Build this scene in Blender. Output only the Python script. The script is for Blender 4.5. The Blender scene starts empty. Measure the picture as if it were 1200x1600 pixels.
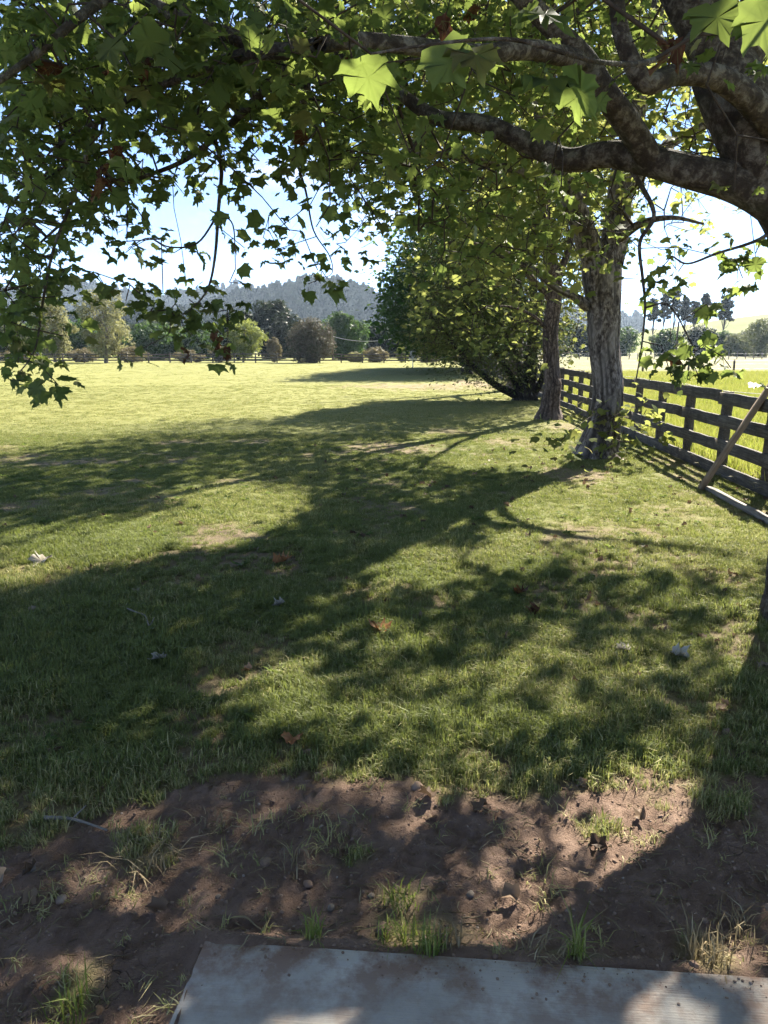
import bpy, math, random
import numpy as np
from mathutils import Vector, Matrix

random.seed(7)
RNG = np.random.default_rng(11)
SC = bpy.context.scene
COL = SC.collection
R = math.radians

# ------------------------------------------------------------------ camera
F_PX, PITCH = 1180.0, math.atan(255.0 / 1180.0)
CP, SP = math.cos(PITCH), math.sin(PITCH)
EYE = 1.6
cam_d = bpy.data.cameras.new('camera')
cam_d.sensor_fit = 'HORIZONTAL'
cam_d.sensor_width = 36.0
cam_d.lens = 36.0 * F_PX / 1200.0
cam_d.clip_start = 0.05
cam_d.clip_end = 6000
cam = bpy.data.objects.new('camera', cam_d)
COL.objects.link(cam)
cam.location = (0, 0, EYE)
cam.rotation_euler = (R(90) - PITCH, 0, 0)
SC.camera = cam

# ------------------------------------------------------------------ light
SUN_EL, SUN_AZ = R(38), R(32.0)          # azimuth clockwise from +Y
S = np.array([math.sin(SUN_AZ) * math.cos(SUN_EL), math.cos(SUN_AZ) * math.cos(SUN_EL), math.sin(SUN_EL)])
sun_d = bpy.data.lights.new('sun', 'SUN')
sun_d.energy = 3.8
sun_d.angle = R(0.53)
sun_d.color = (1.0, 0.93, 0.80)
sun = bpy.data.objects.new('sun', sun_d)
COL.objects.link(sun)
sun.rotation_euler = Vector(S).to_track_quat('Z', 'Y').to_euler()
sun.location = (20, 25, 30)

world = bpy.data.worlds.new('World')
SC.world = world
world.use_nodes = True
wn = world.node_tree
wn.nodes.clear()
w_out = wn.nodes.new('ShaderNodeOutputWorld')
w_bg = wn.nodes.new('ShaderNodeBackground')
w_bg.inputs['Strength'].default_value = 0.064
w_sky = wn.nodes.new('ShaderNodeTexSky')
w_sky.sky_type = 'NISHITA'
w_sky.sun_disc = False
w_sky.sun_elevation = SUN_EL
w_sky.sun_rotation = SUN_AZ
w_sky.air_density = 0.38
w_sky.dust_density = 0.0
w_sky.ozone_density = 3.0
# thin fair-weather clouds, the same all round the sky
w_tc = wn.nodes.new('ShaderNodeTexCoord')
w_map = wn.nodes.new('ShaderNodeMapping')
w_map.inputs['Scale'].default_value = (1.0, 1.0, 3.2)
w_ns = wn.nodes.new('ShaderNodeTexNoise')
w_ns.inputs['Scale'].default_value = 4.2
w_ns.inputs['Detail'].default_value = 7
w_ns.inputs['Roughness'].default_value = 0.58
w_ramp = wn.nodes.new('ShaderNodeValToRGB')
w_ramp.color_ramp.elements[0].position = 0.50
w_ramp.color_ramp.elements[0].color = (0, 0, 0, 1)
w_ramp.color_ramp.elements[1].position = 0.72
w_ramp.color_ramp.elements[1].color = (0.62, 0.62, 0.62, 1)
w_mix = wn.nodes.new('ShaderNodeMix')
w_mix.data_type = 'RGBA'
w_mix.inputs[7].default_value = (3.6, 3.7, 3.9, 1)
L = wn.links.new
L(w_tc.outputs['Generated'], w_map.inputs['Vector'])
L(w_map.outputs['Vector'], w_ns.inputs['Vector'])
L(w_ns.outputs['Fac'], w_ramp.inputs['Fac'])
L(w_ramp.outputs['Color'], w_mix.inputs[0])
L(w_sky.outputs['Color'], w_mix.inputs[6])
L(w_mix.outputs[2], w_bg.inputs['Color'])
L(w_bg.outputs['Background'], w_out.inputs['Surface'])

vs = SC.view_settings
vs.view_transform = 'Standard'
vs.look = 'None'
vs.gamma = 1.0
vs.exposure = 2.65
vs.use_curve_mapping = False
cy = SC.cycles
cy.max_bounces = 5
cy.diffuse_bounces = 3
cy.transmission_bounces = 4
cy.glossy_bounces = 2
cy.transparent_max_bounces = 8
cy.volume_bounces = 0
cy.use_light_tree = False
cy.caustics_reflective = False
cy.caustics_refractive = False
cy.use_denoising = True
cy.use_adaptive_sampling = True

# ------------------------------------------------------------------ maths
def P(px, py, Y):
    """world point on the plane y=Y seen at a photo pixel"""
    u, v = (px - 600) / F_PX, (800 - py) / F_PX
    d = np.array([u, CP + v * SP, -SP + v * CP])
    p = d * (Y / d[1])
    p[2] += EYE
    return p

def G(px, py):
    """ground point (z=0) seen at a photo pixel"""
    u, v = (px - 600) / F_PX, (800 - py) / F_PX
    d = np.array([u, CP + v * SP, -SP + v * CP])
    t = -EYE / d[2]
    return d[:2] * t

def project(p):
    p = np.atleast_2d(p)
    dx, dy, dz = p[:, 0], p[:, 1], p[:, 2] - EYE
    dep = dy * CP - dz * SP
    up = dy * SP + dz * CP
    ok = dep > 0.05
    dep2 = np.where(ok, dep, 1.0)
    return np.where(ok, 600 + F_PX * dx / dep2, -9999), np.where(ok, 800 - F_PX * up / dep2, -9999), dep

def _hash(ix, iy, seed):
    h = (ix.astype(np.int64) * 374761393 + iy.astype(np.int64) * 668265263 + seed * 974711) & 0xffffffff
    h = ((h ^ (h >> 13)) * 1274126177) & 0xffffffff
    return ((h ^ (h >> 16)) & 0xffff) / 65535.0

def vnoise(x, y, seed=0):
    x, y = np.asarray(x, float), np.asarray(y, float)
    ix, iy = np.floor(x), np.floor(y)
    fx, fy = x - ix, y - iy
    fx, fy = fx * fx * (3 - 2 * fx), fy * fy * (3 - 2 * fy)
    a, b = _hash(ix, iy, seed), _hash(ix + 1, iy, seed)
    c, d = _hash(ix, iy + 1, seed), _hash(ix + 1, iy + 1, seed)
    return (a * (1 - fx) + b * fx) * (1 - fy) + (c * (1 - fx) + d * fx) * fy

def fbm(x, y, seed=0, oct=4):
    s, a, t = 0, 0.5, 0
    for k in range(oct):
        s = s + a * vnoise(x * 2 ** k, y * 2 ** k, seed + k)
        t += a
        a *= 0.5
    return s / t

def sstep(a, b, x):
    t = np.clip((x - a) / (b - a), 0, 1)
    return t * t * (3 - 2 * t)

# ------------------------------------------------------------------ object helpers
def mesh_np(name, V, Fs, smooth=False):
    """V (n,3); Fs an (m,k) array or a list of such arrays"""
    V = np.asarray(V, np.float32)
    if not isinstance(Fs, (list, tuple)):
        Fs = [Fs]
    Fs = [np.asarray(f, np.int32) for f in Fs if len(f)]
    me = bpy.data.meshes.new(name)
    me.vertices.add(len(V))
    me.vertices.foreach_set('co', V.ravel())
    tot = np.concatenate([np.full(len(f), f.shape[1], np.int32) for f in Fs])
    idx = np.concatenate([f.ravel() for f in Fs])
    me.loops.add(len(idx))
    me.loops.foreach_set('vertex_index', idx)
    me.polygons.add(len(tot))
    st = np.zeros(len(tot), np.int32)
    st[1:] = np.cumsum(tot)[:-1]
    me.polygons.foreach_set('loop_start', st)
    me.polygons.foreach_set('loop_total', tot)
    if smooth:
        me.polygons.foreach_set('use_smooth', np.ones(len(tot), bool))
    me.update(calc_edges=True)
    me.validate()
    return me

def attr(me, name, vals, typ='FLOAT'):
    a = me.attributes.new(name, typ, 'POINT')
    v = np.asarray(vals, np.float32 if typ != 'INT' else np.int32)
    a.data.foreach_set('vector' if typ == 'FLOAT_VECTOR' else 'value', v.ravel())

def obj(name, me, mat=None, parent=None, label=None, cat=None, group=None, kind=None):
    o = bpy.data.objects.new(name, me)
    COL.objects.link(o)
    if mat is not None and me is not None and not me.materials:
        me.materials.append(mat)
    if parent is not None:
        o.parent = parent
    if label: o['label'] = label
    if cat: o['category'] = cat
    if group: o['group'] = group
    if kind: o['kind'] = kind
    return o

def thing(name, label, cat, loc=(0, 0, 0), group=None):
    o = bpy.data.objects.new(name, None)
    COL.objects.link(o)
    o.location = Vector(loc)
    o.empty_display_size = 0.2
    o['label'] = label
    o['category'] = cat
    if group: o['group'] = group
    return o

class MB:
    """collects verts and polygons of equal or mixed size"""
    def __init__(s):
        s.V, s.F, s.n = [], {}, 0
    def add(s, V, F):
        F = np.asarray(F)
        s.V.append(np.asarray(V, float))
        s.F.setdefault(F.shape[1], []).append(F + s.n)
        s.n += len(V)
        return s
    def mesh(s, name, smooth=False):
        return mesh_np(name, np.concatenate(s.V), [np.concatenate(f) for f in s.F.values()], smooth)

BOXF = np.array([[0, 3, 2, 1], [4, 5, 6, 7], [0, 1, 5, 4], [1, 2, 6, 5], [2, 3, 7, 6], [3, 0, 4, 7]])
def box_v(x0, x1, y0, y1, z0, z1):
    return np.array([[x0, y0, z0], [x1, y0, z0], [x1, y1, z0], [x0, y1, z0], [x0, y0, z1], [x1, y0, z1], [x1, y1, z1], [x0, y1, z1]], float)

def timber(L_, w, h, seed=0, seg=6, wob=0.004):
    """a sawn board along +X from 0 to L_, width w in y, height h in z, chamfered and a little uneven"""
    rg = np.random.default_rng(seed)
    c = min(w, h) * 0.14
    ring = np.array([[-w/2+c, -h/2], [w/2-c, -h/2], [w/2, -h/2+c], [w/2, h/2-c], [w/2-c, h/2], [-w/2+c, h/2], [-w/2, h/2-c], [-w/2, -h/2+c]])
    V = []
    for i in range(seg + 1):
        r = ring * (1 + rg.normal(0, 0.012)) + rg.normal(0, wob, (1, 2))
        V.append(np.column_stack([np.full(8, L_ * i / seg), r]))
    V = np.concatenate(V)
    Fq = [[i*8+k, i*8+(k+1) % 8, (i+1)*8+(k+1) % 8, (i+1)*8+k] for i in range(seg) for k in range(8)]
    caps = [list(range(7, -1, -1)), [seg*8+k for k in range(8)]]
    return V, np.array(Fq), np.array(caps)

def timber_mesh(name, *a, **k):
    V, q, c = timber(*a, **k)
    return mesh_np(name, V, [q, c])

def catmull(pts, rad, per=6):
    pts, rad = np.asarray(pts, float), np.asarray(rad, float)
    if len(pts) < 3:
        t = np.linspace(0, 1, per + 1)[:, None]
        return pts[0] * (1 - t) + pts[1] * t, rad[0] * (1 - t[:, 0]) + rad[1] * t[:, 0]
    q = np.vstack([2 * pts[0] - pts[1], pts, 2 * pts[-1] - pts[-2]])
    out, ro = [], []
    for i in range(len(pts) - 1):
        p0, p1, p2, p3 = q[i:i + 4]
        for k in range(per):
            t = k / per
            out.append(0.5 * ((2 * p1) + (-p0 + p2) * t + (2 * p0 - 5 * p1 + 4 * p2 - p3) * t * t + (-p0 + 3 * p1 - 3 * p2 + p3) * t ** 3))
            ro.append(rad[i] * (1 - t) + rad[i + 1] * t)
    out.append(pts[-1]); ro.append(rad[-1])
    return np.array(out), np.array(ro)

def tube(pts, rad, sides=8, disp=None):
    """quads round a path; disp(theta, s, r) gives a radius factor"""
    pts, rad = np.asarray(pts, float), np.asarray(rad, float)
    n = len(pts)
    T = np.gradient(pts, axis=0)
    T /= np.linalg.norm(T, axis=1)[:, None] + 1e-9
    ref = np.array([1., 0, 0]) if abs(T[0][0]) < 0.8 else np.array([0, 1., 0])
    u = ref - T[0] * ref.dot(T[0]); u /= np.linalg.norm(u)
    th = np.arange(sides) * 2 * math.pi / sides
    V = np.zeros((n, sides, 3))
    s = 0
    for i in range(n):
        u = u - T[i] * u.dot(T[i]); u /= np.linalg.norm(u) + 1e-9
        v = np.cross(T[i], u)
        if i: s += np.linalg.norm(pts[i] - pts[i - 1])
        r = rad[i] * (disp(th, s, rad[i]) if disp else np.ones(sides))
        V[i] = pts[i] + (np.cos(th) * r)[:, None] * u + (np.sin(th) * r)[:, None] * v
    k = np.arange(sides)
    F = np.concatenate([np.column_stack([i*sides+k, i*sides+(k+1) % sides, (i+1)*sides+(k+1) % sides, (i+1)*sides+k]) for i in range(n - 1)])
    return V.reshape(-1, 3), F

# ------------------------------------------------------------------ materials
def mat(name):
    m = bpy.data.materials.new(name)
    m.use_nodes = True
    m.node_tree.nodes.clear()
    return m, m.node_tree

class NT_:
    """tiny node-tree writer"""
    def __init__(s, nt): s.nt = nt
    def n(s, typ, **kw):
        nd = s.nt.nodes.new('ShaderNode' + typ)
        for k, v in kw.items():
            setattr(nd, k, v)
        return nd
    def l(s, a, b): s.nt.links.new(a, b)
    def noise(s, vec, scale, detail=5, rough=0.55, dist=0):
        nd = s.n('TexNoise')
        nd.inputs['Scale'].default_value = scale
        nd.inputs['Detail'].default_value = detail
        nd.inputs['Roughness'].default_value = rough
        nd.inputs['Distortion'].default_value = dist
        if vec is not None: s.l(vec, nd.inputs['Vector'])
        return nd.outputs['Fac']
    def ramp(s, fac, stops):
        nd = s.n('ValToRGB')
        e = nd.color_ramp.elements
        while len(e) < len(stops): e.new(0.5)
        for q, (p, c) in zip(e, stops):
            q.position = p
            q.color = (*c, 1) if len(c) == 3 else c
        s.l(fac, nd.inputs['Fac'])
        return nd.outputs['Color']
    def mix(s, fac, a, b, blend='MIX'):
        nd = s.n('Mix', data_type='RGBA', blend_type=blend)
        for sock, v in ((0, fac), (6, a), (7, b)):
            if hasattr(v, 'is_output'): s.l(v, nd.inputs[sock])
            elif sock == 0: nd.inputs[0].default_value = v
            else: nd.inputs[sock].default_value = (*v, 1)
        return nd.outputs[2]
    def math(s, op, a, b=0.0, clamp=False):
        nd = s.n('Math', operation=op, use_clamp=clamp)
        for i, v in enumerate((a, b)):
            if hasattr(v, 'is_output'): s.l(v, nd.inputs[i])
            else: nd.inputs[i].default_value = v
        return nd.outputs[0]
    def attr(s, name, typ='GEOMETRY'):
        return s.n('Attribute', attribute_name=name, attribute_type=typ).outputs['Fac']
    def coord(s, which='Object', scale=None):
        c = s.n('TexCoord').outputs[which]
        if scale:
            m = s.n('Mapping'); m.inputs['Scale'].default_value = scale
            s.l(c, m.inputs['Vector']); c = m.outputs['Vector']
        return c
    def pos(s, scale=None):
        c = s.n('NewGeometry').outputs['Position']
        if scale:
            m = s.n('Mapping'); m.inputs['Scale'].default_value = scale
            s.l(c, m.inputs['Vector']); c = m.outputs['Vector']
        return c
    def bump(s, h, strength, dist=0.02):
        b = s.n('Bump')
        b.inputs['Strength'].default_value = strength
        b.inputs['Distance'].default_value = dist
        s.l(h, b.inputs['Height'])
        return b.outputs['Normal']
    def bsdf(s, color, rough=0.8, normal=None, spec=0.3):
        b = s.n('BsdfPrincipled')
        if hasattr(color, 'is_output'): s.l(color, b.inputs['Base Color'])
        else: b.inputs['Base Color'].default_value = (*color, 1)
        if hasattr(rough, 'is_output'): s.l(rough, b.inputs['Roughness'])
        else: b.inputs['Roughness'].default_value = rough
        b.inputs['Specular IOR Level'].default_value = spec
        if normal is not None: s.l(normal, b.inputs['Normal'])
        return b.outputs['BSDF']
    def out(s, sh):
        o = s.n('OutputMaterial')
        s.l(sh, o.inputs['Surface'])

def leaf_mat(name, stops, trans, tmix=0.45, rough=0.5, veins=False, spec=0.05):
    m, nt = mat(name)
    k = NT_(nt)
    g = k.n('NewGeometry')
    oi = k.n('ObjectInfo')
    r = k.math('FRACT', k.math('ADD', g.outputs['Random Per Island'], oi.outputs['Random']))
    c = k.ramp(r, stops)
    big = k.noise(k.pos(), 0.9, 2)
    c = k.mix(k.math('MULTIPLY', big, 0.5), c, tuple(x * 0.62 for x in stops[0][1]))
    tc = k.mix(0.75, c, trans)
    if veins:
        at = k.n('Attribute', attribute_name='luv')
        sp = k.n('SeparateXYZ'); k.l(at.outputs['Vector'], sp.inputs[0])
        ax = k.math('ABSOLUTE', sp.outputs[0])
        yy = k.math('SUBTRACT', sp.outputs[1], 0.04)
        an = k.math('ARCTAN2', ax, yy)
        rr = k.math('SQRT', k.math('ADD', k.math('MULTIPLY', ax, ax), k.math('MULTIPLY', yy, yy)))
        dmin = None
        for a0 in (0.0, 0.66, 1.32):
            d = k.math('MULTIPLY', k.math('ABSOLUTE', k.math('SUBTRACT', an, a0)), rr)
            dmin = d if dmin is None else k.math('MINIMUM', dmin, d)
        v = k.math('LESS_THAN', dmin, 0.010)
        c = k.mix(k.math('MULTIPLY', v, 0.55), c, (0.20, 0.24, 0.08))
        tc = k.mix(k.math('MULTIPLY', v, 0.45), tc, (0.10, 0.14, 0.02))
    b = k.bsdf(c, rough, None, spec)
    t = k.n('BsdfTranslucent')
    k.l(tc, t.inputs['Color'])
    mx = k.n('MixShader')
    mx.inputs[0].default_value = tmix
    k.l(b, mx.inputs[1]); k.l(t.outputs[0], mx.inputs[2])
    k.out(mx.outputs[0])
    return m

GREEN = [(0.0, (0.050, 0.078, 0.028)), (0.4, (0.080, 0.115, 0.040)), (0.75, (0.120, 0.150, 0.055)), (0.93, (0.18, 0.18, 0.065)), (1.0, (0.18, 0.12, 0.055))]
M_LEAF = leaf_mat('plane_leaf', GREEN, (0.28, 0.36, 0.075), 0.52, 0.55, veins=True, spec=0.22)
M_LEAF2 = leaf_mat('plane_leaf_row', GREEN, (0.37, 0.39, 0.10), 0.52, 0.75, spec=0.04)
M_DARKLEAF = leaf_mat('dark_leaf', [(0, (0.020, 0.048, 0.014)), (0.6, (0.036, 0.075, 0.020)), (1, (0.065, 0.10, 0.03))], (0.12, 0.22, 0.03), 0.32)
M_OLIVE = leaf_mat('olive_leaf', [(0, (0.055, 0.072, 0.028)), (0.6, (0.085, 0.105, 0.04)), (1, (0.14, 0.14, 0.06))], (0.22, 0.25, 0.07), 0.40)
M_PALE = leaf_mat('pale_leaf', [(0, (0.13, 0.14, 0.06)), (0.6, (0.22, 0.22, 0.10)), (1, (0.32, 0.29, 0.16))], (0.36, 0.35, 0.14), 0.35)
M_LIME = leaf_mat('lime_leaf', [(0, (0.10, 0.14, 0.03)), (0.6, (0.17, 0.21, 0.05)), (1, (0.26, 0.28, 0.08))], (0.35, 0.38, 0.08), 0.4)
M_PINE = leaf_mat('pine_needle', [(0, (0.014, 0.021, 0.013)), (0.6, (0.024, 0.035, 0.019)), (1, (0.042, 0.052, 0.028))], (0.06, 0.09, 0.03), 0.2)
M_PINK = leaf_mat('rusty_leaf', [(0, (0.035, 0.045, 0.024)), (0.6, (0.070, 0.068, 0.042)), (1, (0.21, 0.15, 0.12))], (0.15, 0.13, 0.07), 0.25)
M_DRYBUSH = leaf_mat('dry_bush', [(0, (0.10, 0.09, 0.05)), (0.6, (0.18, 0.155, 0.09)), (1, (0.27, 0.22, 0.14))], (0.26, 0.22, 0.1), 0.3)
M_GREYLEAF = leaf_mat('grey_green_leaf', [(0, (0.08, 0.10, 0.05)), (0.6, (0.13, 0.15, 0.075)), (1, (0.19, 0.20, 0.10))], (0.2, 0.22, 0.08), 0.35)
M_BROWNLEAF = leaf_mat('withered_leaf', [(0, (0.07, 0.03, 0.018)), (0.6, (0.12, 0.055, 0.032)), (1, (0.18, 0.10, 0.06))], (0.16, 0.07, 0.03), 0.25, veins=True)

def bark_plane():
    m, nt = mat('bark_mottled'); k = NT_(nt)
    p = k.pos()
    a = k.noise(p, 13, 4, 0.6, 0.6)
    b = k.noise(p, 55, 5, 0.65)
    a2 = k.noise(k.pos(), 38, 6, 0.7, 0.8)
    a = k.math('ADD', k.math('MULTIPLY', a, 0.62), k.math('MULTIPLY', a2, 0.38))
    c = k.ramp(a, [(0.38, (0.026, 0.019, 0.014)), (0.48, (0.062, 0.046, 0.034)), (0.53, (0.13, 0.106, 0.08)), (0.60, (0.27, 0.24, 0.19)), (0.70, (0.14, 0.115, 0.085))])
    c = k.mix(k.math('MULTIPLY', b, 0.6), c, (0.06, 0.047, 0.035))
    mo = k.noise(p, 5, 3)
    c = k.mix(k.ramp(mo, [(0.55, (0, 0, 0)), (0.75, (0.5, 0.5, 0.5))]), c, (0.06, 0.07, 0.03))
    h = k.math('ADD', k.math('MULTIPLY', a, 0.6), k.math('MULTIPLY', b, 0.5))
    k.out(k.bsdf(c, 0.85, k.bump(h, 1.0, 0.035), 0.2))
    return m

def bark_rough(name, dark, mid, pale, scale=1.0):
    m, nt = mat(name); k = NT_(nt)
    p = k.pos((1, 1, 0.5))
    a = k.noise(p, 26 * scale, 5, 0.6, 0.4)
    q = k.noise(k.pos(), 70 * scale, 5, 0.7)
    pl = k.noise(k.pos((1, 1, 0.5)), 3.0 * scale, 3)
    c = k.ramp(a, [(0.38, dark), (0.50, mid), (0.62, pale), (0.8, mid)])
    c = k.mix(k.ramp(pl, [(0.5, (0, 0, 0)), (0.68, (0.7, 0.7, 0.7))]), c, pale)
    rv = k.attr('groove')
    c = k.mix(k.math('MULTIPLY', rv, 0.85), c, tuple(x * 0.5 for x in dark))
    h = k.math('ADD', a, k.math('MULTIPLY', q, 0.4))
    k.out(k.bsdf(c, 0.9, k.bump(h, 0.8, 0.03), 0.2))
    return m

M_BARKP = bark_plane()
M_BARK1 = bark_rough('bark_fissured', (0.04, 0.031, 0.027), (0.13, 0.104, 0.09), (0.29, 0.25, 0.225))
M_BARK2 = bark_rough('bark_brown', (0.035, 0.025, 0.02), (0.10, 0.07, 0.055), (0.20, 0.155, 0.13))
M_BARKD = bark_rough('bark_dark', (0.012, 0.010, 0.008), (0.03, 0.024, 0.02), (0.07, 0.055, 0.045))
M_BARKG = bark_rough('bark_far', (0.06, 0.05, 0.04), (0.14, 0.12, 0.10), (0.28, 0.25, 0.21), 0.3)
m_, nt_ = mat('twig_bark'); k_ = NT_(nt_)
k_.out(k_.bsdf(k_.ramp(k_.noise(k_.pos(), 30), [(0.3, (0.025, 0.018, 0.013)), (0.7, (0.085, 0.062, 0.045))]), 0.85, None, 0.2))
M_TWIG = m_

# ------------------------------------------------------------------ ground masks
def fence_x(y): return 3.80 + 0.06 * np.asarray(y, float)

SPOTS = []     # worn earth in the lawn: photo px x, y, half width, half height, strength
for sx, sy, sw, sh, st in [(405, 880, 90, 22, 0.8), (350, 832, 60, 14, 0.75), (445, 880, 30, 8, 0.8), (610, 698, 95, 11, 0.75), (590, 800, 28, 70, 0.42),
                           (905, 742, 60, 12, 0.8), (935, 885, 65, 18, 0.8), (1010, 865, 70, 18, 0.65), (1130, 905, 80, 20, 0.75), (700, 675, 50, 6, 0.6),
                           (565, 870, 22, 16, 0.7), (520, 905, 20, 8, 0.8), (1120, 1120, 95, 60, 0.62), (1180, 1010, 60, 60, 0.7), (1060, 1150, 70, 30, 0.5),
                           (645, 604, 110, 5, 0.75), (740, 600, 40, 6, 0.8), (800, 690, 50, 8, 0.6), (885, 668, 40, 8, 0.6), (230, 785, 40, 8, 0.5),
                           (455, 1168, 28, 10, 0.8), (760, 1185, 50, 16, 0.7), (1080, 725, 60, 14, 0.6), (1150, 790, 60, 24, 0.55), (850, 940, 20, 8, 0.6), (1060, 800, 50, 14, 0.5)]:
    c = G(sx, sy); e = G(sx + sw, sy); t = G(sx, sy - sh)
    SPOTS.append((c[0], c[1], abs(e[0] - c[0]), abs(t[1] - c[1]), st * 0.8))
EDGE_PX = [(-300, 1330), (0, 1300), (90, 1272), (250, 1245), (290, 1210), (420, 1195), (520, 1195), (600, 1182), (690, 1215), (860, 1200), (1000, 1195), (1080, 1190), (1200, 1180), (1500, 1150)]
EDGE = np.array([G(*e) for e in EDGE_PX])
TUFTS_PX = [(640, 1450, 95, 48), (490, 1465, 30, 22), (120, 1545, 50, 60), (905, 1500, 60, 25), (620, 1395, 60, 25), (230, 1320, 70, 35), (1105, 1490, 50, 45), (560, 1330, 45, 22), (930, 1290, 40, 22), (1130, 1250, 60, 30)]
TUFTS = []
for sx, sy, sw, sh in TUFTS_PX:
    c = G(sx, sy); e = G(sx + sw, sy); t = G(sx, sy - sh)
    TUFTS.append((c[0], c[1], abs(e[0] - c[0]), abs(t[1] - c[1])))

def soil_mask(x, y):
    n = fbm(x * 2.6, y * 2.6, 3, 4) - 0.5
    n2 = fbm(x * 9, y * 9, 17, 3) - 0.5
    edge = np.interp(x, EDGE[:, 0], EDGE[:, 1])
    s = sstep(-0.10, 0.16, edge - y + n * 0.55 + n2 * 0.18)
    for cx, cy_, rx, ry, st in SPOTS:
        d = np.sqrt(((x - cx) / (rx + 0.05)) ** 2 + ((y - cy_) / (ry + 0.05)) ** 2) + n * 1.5 + n2 * 1.1
        s = np.maximum(s, st * sstep(1.15, 0.45, d))
    t = 0
    for cx, cy_, rx, ry in TUFTS:
        d = np.sqrt(((x - cx) / rx) ** 2 + ((y - cy_) / ry) ** 2) + n2 * 0.8
        t = np.maximum(t, sstep(1.1, 0.3, d))
    s = s * (1 - 0.55 * t)
    s = np.maximum(s, 0.55 * sstep(0.60, 0.72, fbm(x * 1.3 + 7, y * 1.3, 41, 4)) * (y < 14))
    return np.clip(s, 0, 1)

def dry_mask(x, y):
    d = sstep(0.42, 0.62, fbm(x * 0.8, y * 0.8, 23, 4)) * 0.45
    right = sstep(0.2, 2.4, x - 0.10 * y) * sstep(12, 7, y)
    d = np.maximum(d, right * (0.2 + 0.6 * fbm(x * 2, y * 2, 29, 3)))
    d = np.maximum(d, 0.75 * sstep(8, 20, y))
    d = np.where(y < 3.0, np.maximum(d, 0.5 * sstep(3.0, 2.4, y)), d)
    return np.clip(d, 0, 1)

def ground_z(x, y):
    z = 0.035 * (fbm(x * 0.5, y * 0.5, 5, 3) - 0.5)
    near = sstep(9, 4, y)
    s = soil_mask(x, y) * near
    z = z + near * 0.035 * (fbm(x * 3, y * 3, 8, 3) - 0.5)
    z = z + s * (0.034 * (fbm(x * 8, y * 8, 9, 4) - 0.5) + 0.026 * (np.abs(fbm(x * 30, y * 30, 12, 2) - 0.5) * 2)) - 0.012 * s
    # the slab is set in the earth
    dx = np.maximum(np.maximum(-0.50 - x, x - 1.35), 0)
    dy = np.maximum(y - (1.735 - 0.084 * (x + 0.49)), 0)
    k = sstep(0.16, 0.0, np.hypot(dx, dy))
    inside = (x > -0.47) & (x < 1.32) & (y < 1.70 - 0.084 * (x + 0.49))
    z = z * (1 - 0.5 * k) + 0.006 * k
    # earth trodden over the slab's far and left rims
    rim = np.minimum(1.76 - 0.084 * (x + 0.49) - y, (x + 0.49) * 2.2)
    over = 0.034 + 0.045 * (fbm(x * 11, y * 11, 131, 4) - 0.52) - 0.75 * np.maximum(rim, 0)
    z = np.where((rim > -0.10) & (x < 1.35), np.where(rim > 0, over, z + (over - z) * sstep(-0.10, 0.0, rim)), z)
    z = np.where(inside, np.maximum(np.minimum(z, over), -0.05), z)
    # root mound of the near tree
    z = z + 0.10 * np.exp(-(((x - 2.48) / 0.42) ** 2 + ((y - 4.15) / 0.42) ** 2))
    z = z + 0.06 * np.exp(-(((x - 3.16) / 0.5) ** 2 + ((y - 11.2) / 0.5) ** 2))
    return z

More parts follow.
